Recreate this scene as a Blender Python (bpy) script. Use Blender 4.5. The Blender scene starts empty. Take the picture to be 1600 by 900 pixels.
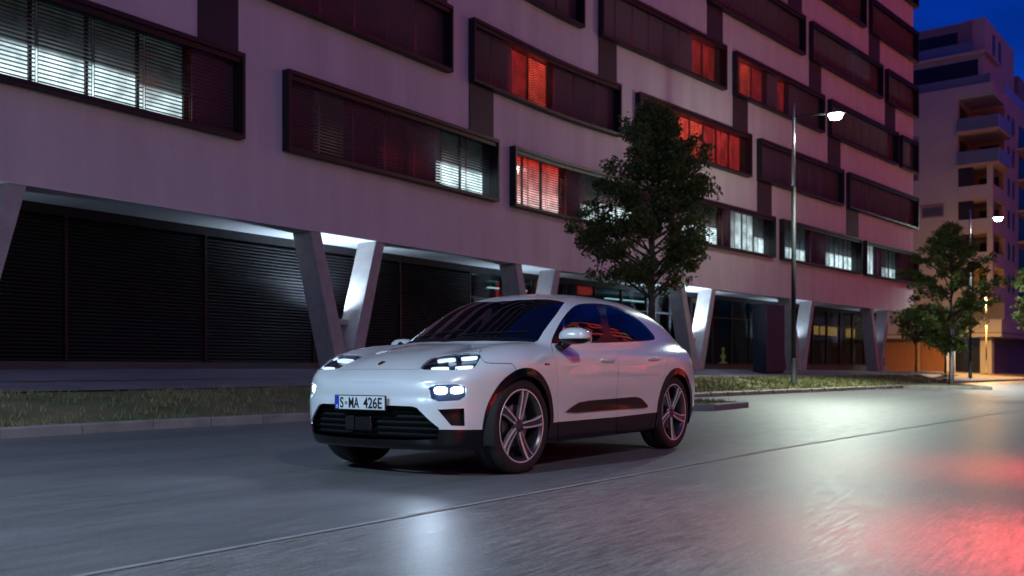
import bpy, bmesh, math, random
import numpy as np
from mathutils import Vector, Matrix
from mathutils.geometry import delaunay_2d_cdt
R = math.radians
random.seed(7); rng = np.random.default_rng(7)
sc = bpy.context.scene
COL = sc.collection

# ------------------------------------------------------------ camera
F_PX, CAM_H, HOR = 1500.0, 0.845, 575.0          # focal length and horizon in 1600x900 pixels, eye height in metres
cam_d = bpy.data.cameras.new('camera'); cam = bpy.data.objects.new('camera', cam_d); COL.objects.link(cam)
cam.location = (0, 0, CAM_H); cam.rotation_euler = (R(90), 0, 0)
cam_d.sensor_width = 36; cam_d.lens = 36*F_PX/1600
cam_d.shift_y = (HOR-450)/1600
cam_d.clip_start = 0.05; cam_d.clip_end = 2000
cam_d.dof.use_dof = True; cam_d.dof.focus_distance = 8.0; cam_d.dof.aperture_fstop = 2.2
sc.camera = cam
sc.render.resolution_x = 1024; sc.render.resolution_y = 576

# ------------------------------------------------------------ world and sun (dusk)
SUN_EL, SUN_AZ = R(9), R(150)                     # afterglow low behind the camera
w = bpy.data.worlds.new('World'); sc.world = w; w.use_nodes = True
nt = w.node_tree; N = nt.nodes; Lk = nt.links
bg = N['Background']
sky = N.new('ShaderNodeTexSky'); sky.sky_type = 'NISHITA'; sky.sun_disc = False
sky.sun_elevation = R(3.5); sky.sun_rotation = SUN_AZ; sky.air_density = 1.6; sky.ozone_density = 6.0; sky.dust_density = 0.3
hs = N.new('ShaderNodeHueSaturation'); hs.inputs['Saturation'].default_value = 1.0; hs.inputs['Value'].default_value = 1.0
Lk.new(sky.outputs[0], hs.inputs['Color'])
mulc = N.new('ShaderNodeMix'); mulc.data_type = 'RGBA'; mulc.blend_type = 'MULTIPLY'; mulc.inputs[0].default_value = 1
mulc.inputs[7].default_value = (0.035, 0.34, 1.65, 1)
Lk.new(hs.outputs[0], mulc.inputs[6])
# faint cloud streaks
tc = N.new('ShaderNodeTexCoord'); mp = N.new('ShaderNodeMapping'); mp.inputs['Scale'].default_value = (1.2, 1.2, 5)
ns = N.new('ShaderNodeTexNoise'); ns.inputs['Scale'].default_value = 2.6; ns.inputs['Detail'].default_value = 5
rp = N.new('ShaderNodeMapRange'); rp.inputs[1].default_value = .38; rp.inputs[2].default_value = .72; rp.inputs[3].default_value = .72; rp.inputs[4].default_value = 1.45
Lk.new(tc.outputs['Generated'], mp.inputs[0]); Lk.new(mp.outputs[0], ns.inputs[0]); Lk.new(ns.outputs[0], rp.inputs[0])
m2 = N.new('ShaderNodeVectorMath'); m2.operation = 'SCALE'
Lk.new(mulc.outputs[2], m2.inputs[0]); Lk.new(rp.outputs[0], m2.inputs['Scale'])
Lk.new(m2.outputs[0], bg.inputs[0]); bg.inputs[1].default_value = 0.15

sun_d = bpy.data.lights.new('sun', 'SUN'); sun_d.energy = 0.10; sun_d.angle = R(40); sun_d.color = (1.0, .50, .30)
sun = bpy.data.objects.new('sun', sun_d); COL.objects.link(sun)
sun.rotation_euler = (R(90)-R(16), 0, R(180)-SUN_AZ+R(180)-R(0))
sun.rotation_euler = Vector((math.sin(SUN_AZ)*-1, math.cos(SUN_AZ)*-1, -math.tan(R(20)))).to_track_quat('-Z', 'Y').to_euler()

sc.view_settings.view_transform = 'Standard'; sc.view_settings.look = 'None'
sc.view_settings.exposure = 0.0; sc.view_settings.gamma = 1.0
sc.render.engine = 'CYCLES'
sc.cycles.max_bounces = 6; sc.cycles.transparent_max_bounces = 12

# ------------------------------------------------------------ materials
MATS = {}
def mat(name, col=(.5,.5,.5), rough=.5, metal=0, spec=.5, coat=0, coat_r=.03, emit=None, es=0, bump=None, var=None, trans=None, aniso=0):
    """bump=(scale, strength, detail[, stretch xyz]); var=(scale, amount[, second colour])"""
    if name in MATS: return MATS[name]
    m = bpy.data.materials.new(name); m.use_nodes = True; MATS[name] = m
    nt = m.node_tree; n = nt.nodes; l = nt.links; b = n['Principled BSDF']
    b.inputs['Base Color'].default_value = (*col, 1); b.inputs['Roughness'].default_value = rough
    b.inputs['Metallic'].default_value = metal; b.inputs['Specular IOR Level'].default_value = spec
    b.inputs['Coat Weight'].default_value = coat; b.inputs['Coat Roughness'].default_value = coat_r
    if emit is not None:
        b.inputs['Emission Color'].default_value = (*emit, 1); b.inputs['Emission Strength'].default_value = es
    tcn = None
    if bump or var:
        tcn = n.new('ShaderNodeTexCoord')
    if var:
        s, amt = var[0], var[1]; c2 = var[2] if len(var) > 2 else tuple(c*(1-amt) for c in col)
        mpn = n.new('ShaderNodeMapping'); l.new(tcn.outputs['Object'], mpn.inputs[0])
        if len(var) > 3: mpn.inputs['Scale'].default_value = var[3]
        nz = n.new('ShaderNodeTexNoise'); nz.inputs['Scale'].default_value = s; nz.inputs['Detail'].default_value = 6; nz.inputs['Roughness'].default_value = .6
        l.new(mpn.outputs[0], nz.inputs[0])
        cr = n.new('ShaderNodeValToRGB'); cr.color_ramp.elements[0].position = .32; cr.color_ramp.elements[1].position = .68
        cr.color_ramp.elements[0].color = (*col, 1); cr.color_ramp.elements[1].color = (*c2, 1)
        l.new(nz.outputs[0], cr.inputs[0]); l.new(cr.outputs[0], b.inputs['Base Color'])
    if bump:
        mpb = n.new('ShaderNodeMapping'); l.new(tcn.outputs['Object'], mpb.inputs[0])
        if len(bump) > 3: mpb.inputs['Scale'].default_value = bump[3]
        nb = n.new('ShaderNodeTexNoise'); nb.inputs['Scale'].default_value = bump[0]; nb.inputs['Detail'].default_value = bump[2]
        l.new(mpb.outputs[0], nb.inputs[0])
        bp = n.new('ShaderNodeBump'); bp.inputs['Strength'].default_value = bump[1]; bp.inputs['Distance'].default_value = .01
        l.new(nb.outputs[0], bp.inputs['Height']); l.new(bp.outputs[0], b.inputs['Normal'])
    return m
def glass_mat(name, tint=(.9,.95,1), refl=.12):
    """thin pane: mostly lets light through, mirrors more at a slant"""
    if name in MATS: return MATS[name]
    m = bpy.data.materials.new(name); m.use_nodes = True; MATS[name] = m
    n = m.node_tree.nodes; l = m.node_tree.links; n.remove(n['Principled BSDF'])
    t = n.new('ShaderNodeBsdfTransparent'); t.inputs[0].default_value = (*tint, 1)
    g = n.new('ShaderNodeBsdfGlossy'); g.inputs['Roughness'].default_value = .02
    lw = n.new('ShaderNodeLayerWeight'); lw.inputs[0].default_value = .5
    pw = n.new('ShaderNodeMath'); pw.operation = 'POWER'; pw.inputs[1].default_value = 4.0; l.new(lw.outputs['Facing'], pw.inputs[0])
    fr = n.new('ShaderNodeMath'); fr.operation = 'MULTIPLY_ADD'; fr.inputs[1].default_value = .9; fr.inputs[2].default_value = .04; l.new(pw.outputs[0], fr.inputs[0])
    mx = n.new('ShaderNodeMixShader'); l.new(fr.outputs[0], mx.inputs[0]); l.new(t.outputs[0], mx.inputs[1]); l.new(g.outputs[0], mx.inputs[2])
    l.new(mx.outputs[0], n['Material Output'].inputs[0])
    return m
def emis(name, col, s): return mat(name, (.02,.02,.02), .5, emit=col, es=s)

# ------------------------------------------------------------ object helpers
def mesh_obj(name, verts, faces, m=None, parent=None, smooth=False, mats=None, fm=None):
    me = bpy.data.meshes.new(name); me.from_pydata([tuple(v) for v in verts], [], [tuple(int(i) for i in f) for f in faces])
    if mats:
        for q in mats: me.materials.append(q)
        if fm is not None: me.polygons.foreach_set('material_index', fm)
    elif m: me.materials.append(m)
    if smooth: me.polygons.foreach_set('use_smooth', [True]*len(me.polygons))
    me.update()
    o = bpy.data.objects.new(name, me); COL.objects.link(o)
    if parent: o.parent = parent
    return o
def thing(name, label, cat, loc=(0,0,0), rz=0, group=None):
    o = bpy.data.objects.new(name, None); COL.objects.link(o); o.location = loc; o.rotation_euler = (0,0,rz)
    o['label'] = label; o['category'] = cat
    if group: o['group'] = group
    return o
def tag(o, label, cat, group=None):
    o['label'] = label; o['category'] = cat
    if group: o['group'] = group
    return o
def struct(o): o['kind'] = 'structure'; return o
def stuff(o): o['kind'] = 'stuff'; return o
class MB:
    """collects shapes into one mesh"""
    def __init__(s): s.v = []; s.f = []
    def add(s, v, f):
        k = len(s.v); s.v += [tuple(p) for p in v]; s.f += [tuple(i+k for i in q) for q in f]; return s
    def box(s, x0, x1, y0, y1, z0, z1, M=None):
        v = [(x,y,z) for x in (x0,x1) for y in (y0,y1) for z in (z0,z1)]
        if M is not None: v = [tuple(M @ Vector(p)) for p in v]
        return s.add(v, [(0,1,3,2),(4,6,7,5),(0,4,5,1),(2,3,7,6),(0,2,6,4),(1,5,7,3)])
    def hexa(s, b, t):  # bottom quad and top quad, same winding
        return s.add(list(b)+list(t), [(3,2,1,0),(4,5,6,7),(0,1,5,4),(1,2,6,5),(2,3,7,6),(3,0,4,7)])
    def tube(s, pts, rad, n=10, cap=True):
        pts = [Vector(p) for p in pts]; rr = rad if hasattr(rad,'__len__') else [rad]*len(pts)
        rings = []; up = None
        for i,p in enumerate(pts):
            d = (pts[min(i+1,len(pts)-1)]-pts[max(i-1,0)]).normalized()
            if up is None: up = d.orthogonal().normalized()
            up = (up-d*up.dot(d)).normalized(); sd = d.cross(up)
            rings.append([p+(up*math.cos(2*math.pi*k/n)+sd*math.sin(2*math.pi*k/n))*rr[i] for k in range(n)])
        v = [q for r_ in rings for q in r_]; f = []
        for i in range(len(pts)-1):
            for k in range(n): f.append((i*n+k, i*n+(k+1)%n, (i+1)*n+(k+1)%n, (i+1)*n+k))
        if cap: f.append(tuple(range(n-1,-1,-1))); f.append(tuple((len(pts)-1)*n+k for k in range(n)))
        return s.add(v, f)
    def lathe(s, prof, n=48, axis='z', M=None):  # prof: (radius, height)
        v = []; f = []
        for r_,h in prof:
            for k in range(n):
                a = 2*math.pi*k/n
                p = (r_*math.cos(a), r_*math.sin(a), h) if axis=='z' else (r_*math.cos(a), h, r_*math.sin(a))
                v.append(tuple(M @ Vector(p)) if M is not None else p)
        for i in range(len(prof)-1):
            for k in range(n): f.append((i*n+k, i*n+(k+1)%n, (i+1)*n+(k+1)%n, (i+1)*n+k))
        return s.add(v, f)
    def build(s, name, m=None, parent=None, smooth=False, bevel=0, sharp=None):
        o = mesh_obj(name, s.v, s.f, m, parent, smooth)
        if sharp is not None:
            bm = bmesh.new(); bm.from_mesh(o.data)
            for e in bm.edges:
                if len(e.link_faces)==2 and e.calc_face_angle(0) > R(sharp): e.smooth = False
            bm.to_mesh(o.data); bm.free()
        if bevel:
            b = o.modifiers.new('bevel','BEVEL'); b.width = bevel; b.segments = 2; b.limit_method='ANGLE'; b.angle_limit = R(40)
        return o
def ground_pt(px, py, z=0.0):
    """world point on the level z seen at a photo pixel"""
    d = (CAM_H-z)*F_PX/(py-HOR); return Vector(((px-800)/F_PX*d, d, z))
# ============================================================ the car
def cspline(xs, ys):
    xs = np.array(xs,float); ys = np.array(ys,float); n = len(xs); h = np.diff(xs)
    A = np.zeros((n,n)); b = np.zeros(n); A[0,0] = A[-1,-1] = 1
    for i in range(1,n-1):
        A[i,i-1]=h[i-1]; A[i,i]=2*(h[i-1]+h[i]); A[i,i+1]=h[i]; b[i]=6*((ys[i+1]-ys[i])/h[i]-(ys[i]-ys[i-1])/h[i-1])
    M = np.linalg.solve(A,b)
    def f(x):
        x = np.clip(x, xs[0], xs[-1]); i = np.clip(np.searchsorted(xs,x)-1,0,n-2)
        t = x-xs[i]; hh = h[i]; u = hh-t
        return (M[i]*u**3+M[i+1]*t**3)/(6*hh)+(ys[i]/hh-M[i]*hh/6)*u+(ys[i+1]/hh-M[i+1]*hh/6)*t
    return f
def smax(a,b,k):
    h = np.maximum(k-np.abs(a-b),0)/k; return np.maximum(a,b)+h*h*k*.25
def smin(a,b,k):
    h = np.maximum(k-np.abs(a-b),0)/k; return np.minimum(a,b)-h*h*k*.25
C_w = cspline([-1.1,-.85,-.7,-.5,-.25,0,.4,.8,1.5,2.2,2.7,2.95,3.3,3.6,3.8,4.1],
              [.60,.69,.768,.858,.932,.965,.955,.948,.948,.955,.967,.967,.945,.895,.83,.70])
C_sec = cspline([.1,.2,.3,.4,.5,.62,.75,.87,.97,1.05,1.15,1.3,1.7],[-.12,-.065,-.035,-.016,-.008,-.002,-.002,-.014,-.038,-.075,-.15,-.30,-.7])
C_top = cspline([-1.1,-.85,-.75,-.6,-.4,-.2,0,.3,.6,.9,1.5,2.2,2.8,3.2,3.5,3.7,3.85,4.1],
                [.68,.785,.832,.90,.965,1.008,1.040,1.070,1.090,1.095,1.10,1.105,1.12,1.125,1.115,1.095,1.06,.93])
C_fx = cspline([.1,.2,.3,.42,.55,.66,.75,.83,.92,1.1],[-.75,-.81,-.847,-.862,-.867,-.862,-.842,-.785,-.655,-.3])
C_rx = cspline([.1,.25,.4,.58,.75,.9,1.02,1.10,1.2,1.4],[3.62,3.74,3.825,3.855,3.835,3.79,3.76,3.75,3.64,3.36])
C_gy = cspline([.3,.7,1.0,1.5,2.2,2.8,3.3,3.8,4.1],[.78,.82,.845,.855,.85,.815,.74,.62,.54])
C_rf = cspline([.6,1.0,1.2,1.5,1.8,2.1,2.4,2.7,3.0,3.3,3.55,3.8,4.1],[1.40,1.505,1.535,1.57,1.585,1.59,1.58,1.555,1.50,1.415,1.315,1.19,1.03])
def G(P):
    x,y,z = P[...,0],np.abs(P[...,1]),P[...,2]
    bell = lambda t,c,s: np.exp(-((t-c)/s)**2)
    wd = C_w(x)+C_sec(z)
    wd = wd - .022*bell(z,.53,.11)*bell(x,1.4,.75) + .016*bell(z,.95,.13)*bell(x,2.95,.5) + .012*bell(z,.86,.12)*bell(x,.0,.4) - .008*bell(z,.78,.1)*bell(x,1.35,.8)
    side = y-wd
    hood = np.clip((1.0-x)/.6,0,1)
    tp = z-(C_top(x)-.045*(y/.8)**2+.030*hood*bell(y,.70,.15)*bell(x,-.1,.7)-.008*hood*bell(y,.38,.12))
    fr = (C_fx(z)+.095*(y/.8)**2+.085*(y/.8)**6)-x
    fr = fr + .013/(1+np.exp(np.clip((z-.738)/.0045,-40,40)))/(1+np.exp(np.clip((.598-z)/.008,-40,40)))*np.clip((.86-y)/.06,0,1)
    rr = x-(C_rx(z)-.10*(y/.8)**2-.09*(y/.8)**6)
    bt = .205+.015*np.clip(-x,0,1)-z
    lo = smax(side,tp,.16); lo = smax(lo,fr,.10); lo = smax(lo,rr,.12); lo = smax(lo,bt,.06)
    dz = z-1.06
    gs = y-(C_gy(x)-.34*dz-.42*np.maximum(dz,0)**2)
    ws = (.165+dz*1.91+.30*(y/.7)**2-x)*.47
    rf = z-(C_rf(x)-.085*(y/.6)**2.2)
    gr = smax(gs,rf,.13); gr = smax(gr,ws,.07); gr = smax(gr,(x-(C_rx(np.minimum(z,1.1))+.02)),.06); gr = smax(gr,.8-z,.02)
    return smin(lo,gr,.035+.05*np.clip((x-2.2)/.8,0,1))
def gradn(P,e=.004):
    g = np.stack([G(P+np.eye(3)[i]*e)-G(P-np.eye(3)[i]*e) for i in range(3)],-1)
    return g/np.linalg.norm(g,axis=-1,keepdims=True)
def root(O,D,t0,t1,inside_first=True,n=60):
    """first sign change walking from t0 to t1, refined by bisection"""
    ts = np.linspace(t0,t1,n); lo = np.full(len(O),t0,float); hi = np.full(len(O),t1,float); done = np.zeros(len(O),bool)
    s0 = G(O+D*t0)<0
    prev = ts[0]
    for t in ts[1:]:
        s = G(O+D*t)<0; hit = (~done)&(s!=s0); lo[hit]=prev; hi[hit]=t; done|=hit; prev=t
    for _ in range(22):
        m=(lo+hi)/2; s=(G(O+D*m[:,None])<0)==s0; lo=np.where(s,m,lo); hi=np.where(s,hi,m)
    return O+D*((lo+hi)/2)[:,None], done
X0,X1,ZS,RR = .05,3.0,.60,.9                     # spine of the ray fan
def ray(qv):
    q,v = qv[:,0],qv[:,1]; psi = v/RR
    f1 = np.clip((X0-q)/RR,0,math.pi/2); f2 = np.clip((q-X1)/RR,0,math.pi/2)
    hx = -np.sin(f1)+np.sin(f2); hy = np.where(q<X0,np.cos(f1),np.where(q>X1,np.cos(f2),1.0))
    O = np.stack([np.clip(q,X0,X1),0*q,0*q+ZS],-1)
    return O, np.stack([hx*np.cos(psi),hy*np.cos(psi),np.sin(psi)],-1)
def surf(qv):
    O,D = ray(np.asarray(qv,float))
    ts = np.full(len(O),2.2); P,_ = root(O,D,.15,1.7); return P
def inv(P):
    P = np.asarray(P,float); x,y,z = P[:,0],np.abs(P[:,1]),P[:,2]
    dx = np.where(x<X0,X0-x,np.where(x>X1,x-X1,0)); f = np.arctan2(dx,np.maximum(y,1e-9))
    q = np.where(x<X0,X0-RR*f,np.where(x>X1,X1+RR*f,x)); return np.stack([q,RR*np.arctan2(z-ZS,np.hypot(dx,y))],-1)
YAW = R(34); CU = np.array([math.sin(YAW),math.cos(YAW),0]); CN = np.array([math.cos(YAW),-math.sin(YAW),0]); CO = np.array([-.685,8.2,0.])
def px2car(pts):
    """photo pixels -> points on the body surface, near side"""
    D=[];
    for px,py in pts: D.append(((px-800)/F_PX,1,(HOR-py)/F_PX))
    D = np.array(D); o = np.array([0,0,CAM_H])-CO
    O = np.array([[o@CU,o@CN,o[2]]]*len(D)); Dc = np.stack([D@CU,D@CN,D[:,2]],-1)
    P,ok = root(O,Dc,5.5,12.,n=500); return P,ok
def side_pts(pts):
    P=np.array([[x,1.3,z] for x,z in pts]); D=np.tile([0,-1.,0],(len(P),1)); Q,_=root(P,D,0,1.2); return Q
def top_pts(pts):
    P=np.array([[x,y,1.9] for x,y in pts]); D=np.tile([0,0,-1.],(len(P),1)); Q,_=root(P,D,0,1.6); return Q
def front_pts(pts):
    P=np.array([[-1.4,y,z] for y,z in pts]); D=np.tile([1.,0,0],(len(P),1)); Q,_=root(P,D,0,1.6); return Q
def rear_pts(pts):
    P=np.array([[4.4,y,z] for y,z in pts]); D=np.tile([-1.,0,0],(len(P),1)); Q,_=root(P,D,0,1.6); return Q
def dens(poly, step=.02, closed=True):
    out=[]; n=len(poly)
    for i in range(n if closed else n-1):
        a=np.array(poly[i],float); b=np.array(poly[(i+1)%n],float); k=max(1,int(np.linalg.norm(b-a)/step))
        for j in range(k): out.append(a+(b-a)*j/k)
    if not closed: out.append(np.array(poly[-1],float))
    return np.array(out)
def smooth_open(poly, it=2):
    p=[np.array(q,float) for q in poly]
    for _ in range(it):
        q=[p[0]]
        for a,b in zip(p[:-1],p[1:]): q+=[a*.75+b*.25,a*.25+b*.75]
        q.append(p[-1]); p=q
    return p
def round_poly(poly,it=2):
    p=[np.array(q,float) for q in poly]
    for _ in range(it):
        q=[]
        for i in range(len(p)):
            a,b=p[i],p[(i+1)%len(p)]; q+=[a*.8+b*.2,a*.2+b*.8]
        p=q
    return p
def inside(pt,poly):
    x,y=pt[:,0],pt[:,1]; r=np.zeros(len(pt),bool); n=len(poly); j=n-1
    for i in range(n):
        xi,yi=poly[i]; xj,yj=poly[j]
        c=((yi>y)!=(yj>y))&(x<(xj-xi)*(y-yi)/((yj-yi) if yj!=yi else 1e-12)+xi); r^=c; j=i
    return r
def strip(line,w):
    """buffer an open polyline in metric-ish qv space into a thin polygon"""
    p=np.array(line); t=np.gradient(p,axis=0); t/=np.linalg.norm(t,axis=1,keepdims=True)+1e-9; nn=np.stack([-t[:,1],t[:,0]],-1)*w
    return np.concatenate([p+nn,(p-nn)[::-1]])
paint = mat('white_paint',(.76,.765,.775),.28,.10,.5,1.0,.025,var=(900,.06))
gloss_black = mat('gloss_black',(.004,.004,.005),.14,0,.4,.25,.02)
satin_black = mat('satin_black',(.008,.008,.009),.42,0,.35)
rubber = mat('tyre_rubber',(.012,.012,.013),.62,bump=(60,.15,4))
dark_void = mat('dark_void',(.004,.004,.005),.8)
window_tint = mat('window_tint',(.003,.004,.006),.02,0,.45)
alu = mat('machined_aluminium',(.90,.90,.92),.5,.75)
alu_dark = mat('dark_rim',(.10,.10,.11),.3,.8,.5,.3)
chrome = mat('chrome',(.8,.8,.82),.08,1)
cover_glass = glass_mat('clear_cover')
led = emis('led_white',(.66,.80,1.0),1.8)
led_hot = emis('led_hot',(.66,.82,1.0),13)
tail_red = mat('tail_red',(.35,.01,.01),.15,0,.5,1,.02)
toq = lambda P: inv(P)
pxq = lambda pts: inv(px2car(pts)[0])
sdq = lambda pts: inv(side_pts(pts))
frq = lambda pts: inv(front_pts(pts))
tpq = lambda pts: inv(top_pts(pts))
rrq = lambda pts: inv(rear_pts(pts))
def circ(cx,cz,r,a0=0,a1=360,n=90): return [(cx+r*math.cos(R(a0+(a1-a0)*i/n)), cz+r*math.sin(R(a0+(a1-a0)*i/n))) for i in range(n+(0 if a1-a0==360 else 1))]
EPS=1e-6
VC = RR*math.pi/2; QF = X0-RR*math.pi/2; QR_ = X1+RR*math.pi/2
AX = (0.0, 2.893); WZ=.3825
# ---- outlines traced on the real body surface
upper_light = pxq(dens(round_poly([(654,577.5),(664,566),(677,558),(700,553.5),(725,551.5),(748,550.5),(752,555),(748,564),(742,573),(737,577),(700,578.5)],1),2))
lower_light = pxq(dens(round_poly([(668,600.5),(728,599.5),(728.5,625),(674,628)],1),2))
vent = pxq(dens([(683.5,640),(725.6,638),(726.6,666),(705,665)],2))
dlo = pxq(dens(smooth_open([(861.5,536.3),(862,530),(870.6,511.5),(881,494),(895.5,478.5),(908,474.2),(936.5,474),(959.5,478),(981,486.7),(998.6,500),(1013,513),(1025,528.4),(1020,532),(993,533.8),(956,535.3),(922,536),(862,536.5)],1),2,True))
win_f = pxq(dens(round_poly([(884,531.5),(883,497),(898,480.3),(909,476.3),(934.5,476.3),(944.5,532.5)],1),2))
win_q = pxq(dens([(866.5,531),(873,513),(878,504),(879,531)],2))
divider = pxq(dens([(878.6,503),(881.6,499),(882.6,531.5),(879.6,531)],2))
win_r = pxq(dens(round_poly([(944.5,478),(959,481),(980,489.2),(997,502),(1011,514.8),(1021,528.5),(1016,531),(957,532.8)],1),2))
ws_edge = px2car([(841,531.6),(850,516.5),(859,504.5),(867.6,493.4),(875,482.5),(882,472.6)])[0]
hdr = [(1.17,.45),(1.06,.30),(.985,.15),(.955,0)]
base = [(.24,0),(.30,.25),(.42,.52)]
q1 = inv(ws_edge); q2 = tpq(dens([tuple(ws_edge[-1][:2])]+hdr,.03,False)); q3 = tpq(dens(base+[tuple(ws_edge[0][:2])],.03,False))
q2[-1,1]=VC+.01; q3[0,1]=VC+.01
windshield = np.concatenate([q3,dens(q1,.02,False),q2])
cowl_f = tpq(dens([(.17,0),(.225,.25),(.345,.52),(.47,.735)],.03,False)); cowl_f[0,1]=VC+.01
cowl = np.concatenate([cowl_f, q3[::-1]])
rear_glass = tpq(dens([(3.02,0),(3.06,.5),(3.15,.6),(3.52,.62),(3.60,.5),(3.62,0)],.03,False)); rear_glass[0,1]=rear_glass[-1,1]=VC+.01
blade = pxq(dens(round_poly([(880.5,646.3),(893,635.5),(907,626.8),(964,622),(990,619.8),(1000,621.5),(1012.5,635.7),(1003,637.5),(964,639.5)],1),2))
intake = frq(dens([(0,.562),(.475,.556),(.515,.545),(.675,.395),(.655,.31),(.4,.295),(0,.29)],.02,False)); intake[0,0]=intake[-1,0]=QF-.01
tail = rrq(dens([(0,.985),(.6,.985),(.83,1.0),(.86,.955),(.6,.935),(0,.935)],.02,False)); tail[0,0]=tail[-1,0]=QR_+.01
arches=[]; trims=[]
for ax in AX:
    arches.append(sdq(circ(ax,WZ,.398))); trims.append(sdq(circ(ax,WZ+.012,.452)))
# black cladding below these lines
def below(line): l=np.array(line); return np.concatenate([l,[[l[-1,0],-.6],[l[0,0],-.6]]])
lip = below(np.concatenate([[[QF-.01,0]],frq(dens([(0,.385),(.60,.385),(.69,.383)],.02,False)),sdq(dens([(-.62,.378),(-.50,.375),(-.30,.37)],.02,False))])); lip[0,1]=lip[1,1]
sill = below(sdq(dens([(.30,.388),(1.6,.385),(2.6,.40)],.03,False)))
rearc = below(np.concatenate([sdq(dens([(3.2,.40),(3.45,.42)],.03,False)),rrq(dens([(.62,.43),(0,.43)],.03,False))])); rearc[-3,0]=QR_+.01; rearc[-2,0]=QR_+.01
# ---- shut lines (open polylines)
SW=.0044
seam_hood_front = frq(dens([(0,.8355),(.2,.8355),(.437,.8355)],.02,False)); seam_hood_front[0,0]=QF-.01
he = px2car([(748,551),(752,546),(760,541.3),(779,538),(800,536),(818,534.3)])[0]
seam_hood = np.concatenate([dens(inv(he),.02,False), tpq([(.41,.725),(.47,.735)])])
seam_bump = pxq(dens([(750,557),(757,565.5),(764,567.3),(800,568.3),(803,571.5),(807,578)],2,False))
seam_fd = pxq(dens(smooth_open([(861.5,536),(863.5,549),(867,559.5),(871,573.8),(871.8,620),(871.7,690)],1),2,False))
seam_b = pxq(dens(smooth_open([(955.5,535),(961.3,547),(965.8,556),(966.7,573.8),(964.9,602),(963,622),(963,690)],1),2,False))
seam_rd = pxq(dens(smooth_open([(1021,531.5),(1034,546),(1040,556),(1041.5,572),(1037,590)],1),2,False))
seam_flap = pxq(dens(round_poly([(1044,547),(1054,546),(1056,563),(1046,566)],2),1.5))
seam_hatch = np.concatenate([tpq(dens([(2.98,0),(3.01,.50),(3.12,.64)],.03,False)), tpq(dens([(3.12,.64),(3.55,.68)],.03,False)), rrq(dens([(.70,.99),(.72,.80),(.55,.70),(0,.70)],.03,False))]); seam_hatch[0,1]=VC+.01; seam_hatch[-1,0]=QR_+.01
strips=[strip(l,SW) for l in (seam_hood_front,seam_hood,seam_bump,seam_fd,seam_b,seam_rd,seam_hatch)]
fl = np.concatenate([seam_flap,seam_flap[:1]]); strips.append(None)
flap_out = seam_flap; 
# ---- region polygons for panels
hood_poly = np.concatenate([seam_hood_front, upper_light[np.argmin(np.abs(upper_light-inv(px2car([(654,577.5)])[0])[0]).sum(1))][None], inv(px2car([(677,558),(700,553.5),(725,551.5)])[0]), seam_hood, cowl_f[::-1], [[QF-.01,VC+.01]]])
fdoor = np.concatenate([seam_fd, seam_b[::-1], dlo[:1]])
rdoor = np.concatenate([seam_b, [sdq([(2.2,.2)])[0]], [sdq([(2.45,.5)])[0]], seam_rd[::-1]])
bump_poly = np.concatenate([seam_hood_front[:1], seam_hood_front, [upper_light.mean(0)], seam_bump, [sdq([(-.05,.6)])[0]], [sdq([(-.05,.1)])[0]], [[QF-.01,-.6]]])
fend_poly = np.concatenate([[upper_light.mean(0)], seam_hood, [sdq([(.60,1.045)])[0]], seam_fd, [sdq([(.3,.2)])[0]], [sdq([(-.05,.2)])[0]], seam_bump[::-1]])
hatch_poly = np.concatenate([seam_hatch, [[QR_+.01,VC+.01]]])
order=[('gap',s) for s in strips if s is not None]+[('drop',a) for a in arches]+[('arch_trim',t) for t in trims]+[
 ('drop',upper_light),('drop',lower_light),('drop',vent),('drop',intake),('windshield',windshield),('cowl_panel',cowl),
 ('window_front',win_f),('window_quarter',win_q),('window_divider',divider),('window_rear',win_r),('window_trim',dlo),('rear_window',rear_glass),('tail_light',tail),
 ('side_blade',blade),('charge_flap',flap_out),('bumper_lip',lip),('sill_cladding',sill),('rear_diffuser',rearc),
 ('hatch',hatch_poly),('hood',hood_poly),('front_door',fdoor),('rear_door',rdoor),('front_bumper',bump_poly),('fender',fend_poly)]
polys=[p for _,p in order]
# ---- one constrained triangulation of the half body
step=.026
qs=np.arange(QF,QR_+.001,step); vs=np.arange(-.40,VC+.001,step); vs=vs+(VC-vs[-1]); qs=np.linspace(QF,QR_,len(qs))
QQ,VV=np.meshgrid(qs,vs,indexing='ij'); pts=[(float(a),float(b)) for a,b in zip(QQ.ravel(),VV.ravel())]
jit=rng.uniform(-.003,.003,(len(pts),2)); 
pts=[(a+(j[0] if QF+.01<a<QR_-.01 else 0),b+(j[1] if b<VC-.01 else 0)) for (a,b),j in zip(pts,jit)]
edges=[]
for p in polys:
    p=np.clip(p,[QF,-.6],[QR_,VC]); k=len(pts); pts+= [tuple(map(float,x)) for x in p]
    edges+=[(k+i,k+(i+1)%len(p)) for i in range(len(p))]
k=len(pts); pts+=[(QF,-.40),(QR_,-.40),(QR_,VC),(QF,VC)]; edges+=[(k,k+1),(k+1,k+2),(k+2,k+3),(k+3,k)]
cv,ce,cf,_,_,_ = delaunay_2d_cdt([Vector(p) for p in pts],edges,[],0,1e-5)
cv=np.array([tuple(v) for v in cv]); cf=np.array([f for f in cf if len(f)==3])
CP=surf(cv); CNm=gradn(CP)
CP[np.abs(cv[:,1]-VC)<1e-4,1]=0; 
CP[(cv[:,0]<QF+1e-4)|(cv[:,0]>QR_-1e-4),1]=0
cen=cv[cf].mean(1); lab=np.full(len(cf),-1)
names_=[n for n,_ in order]
for i,(nm,p) in enumerate(order):
    m_=(lab==-1)&inside(cen,p); lab[m_]=i
ok=(cen[:,1]>-.40); 
c3=CP[cf].mean(1)
under=(c3[:,2]<.235)&(CNm[cf].mean(1)[:,2]<-.75)
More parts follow.
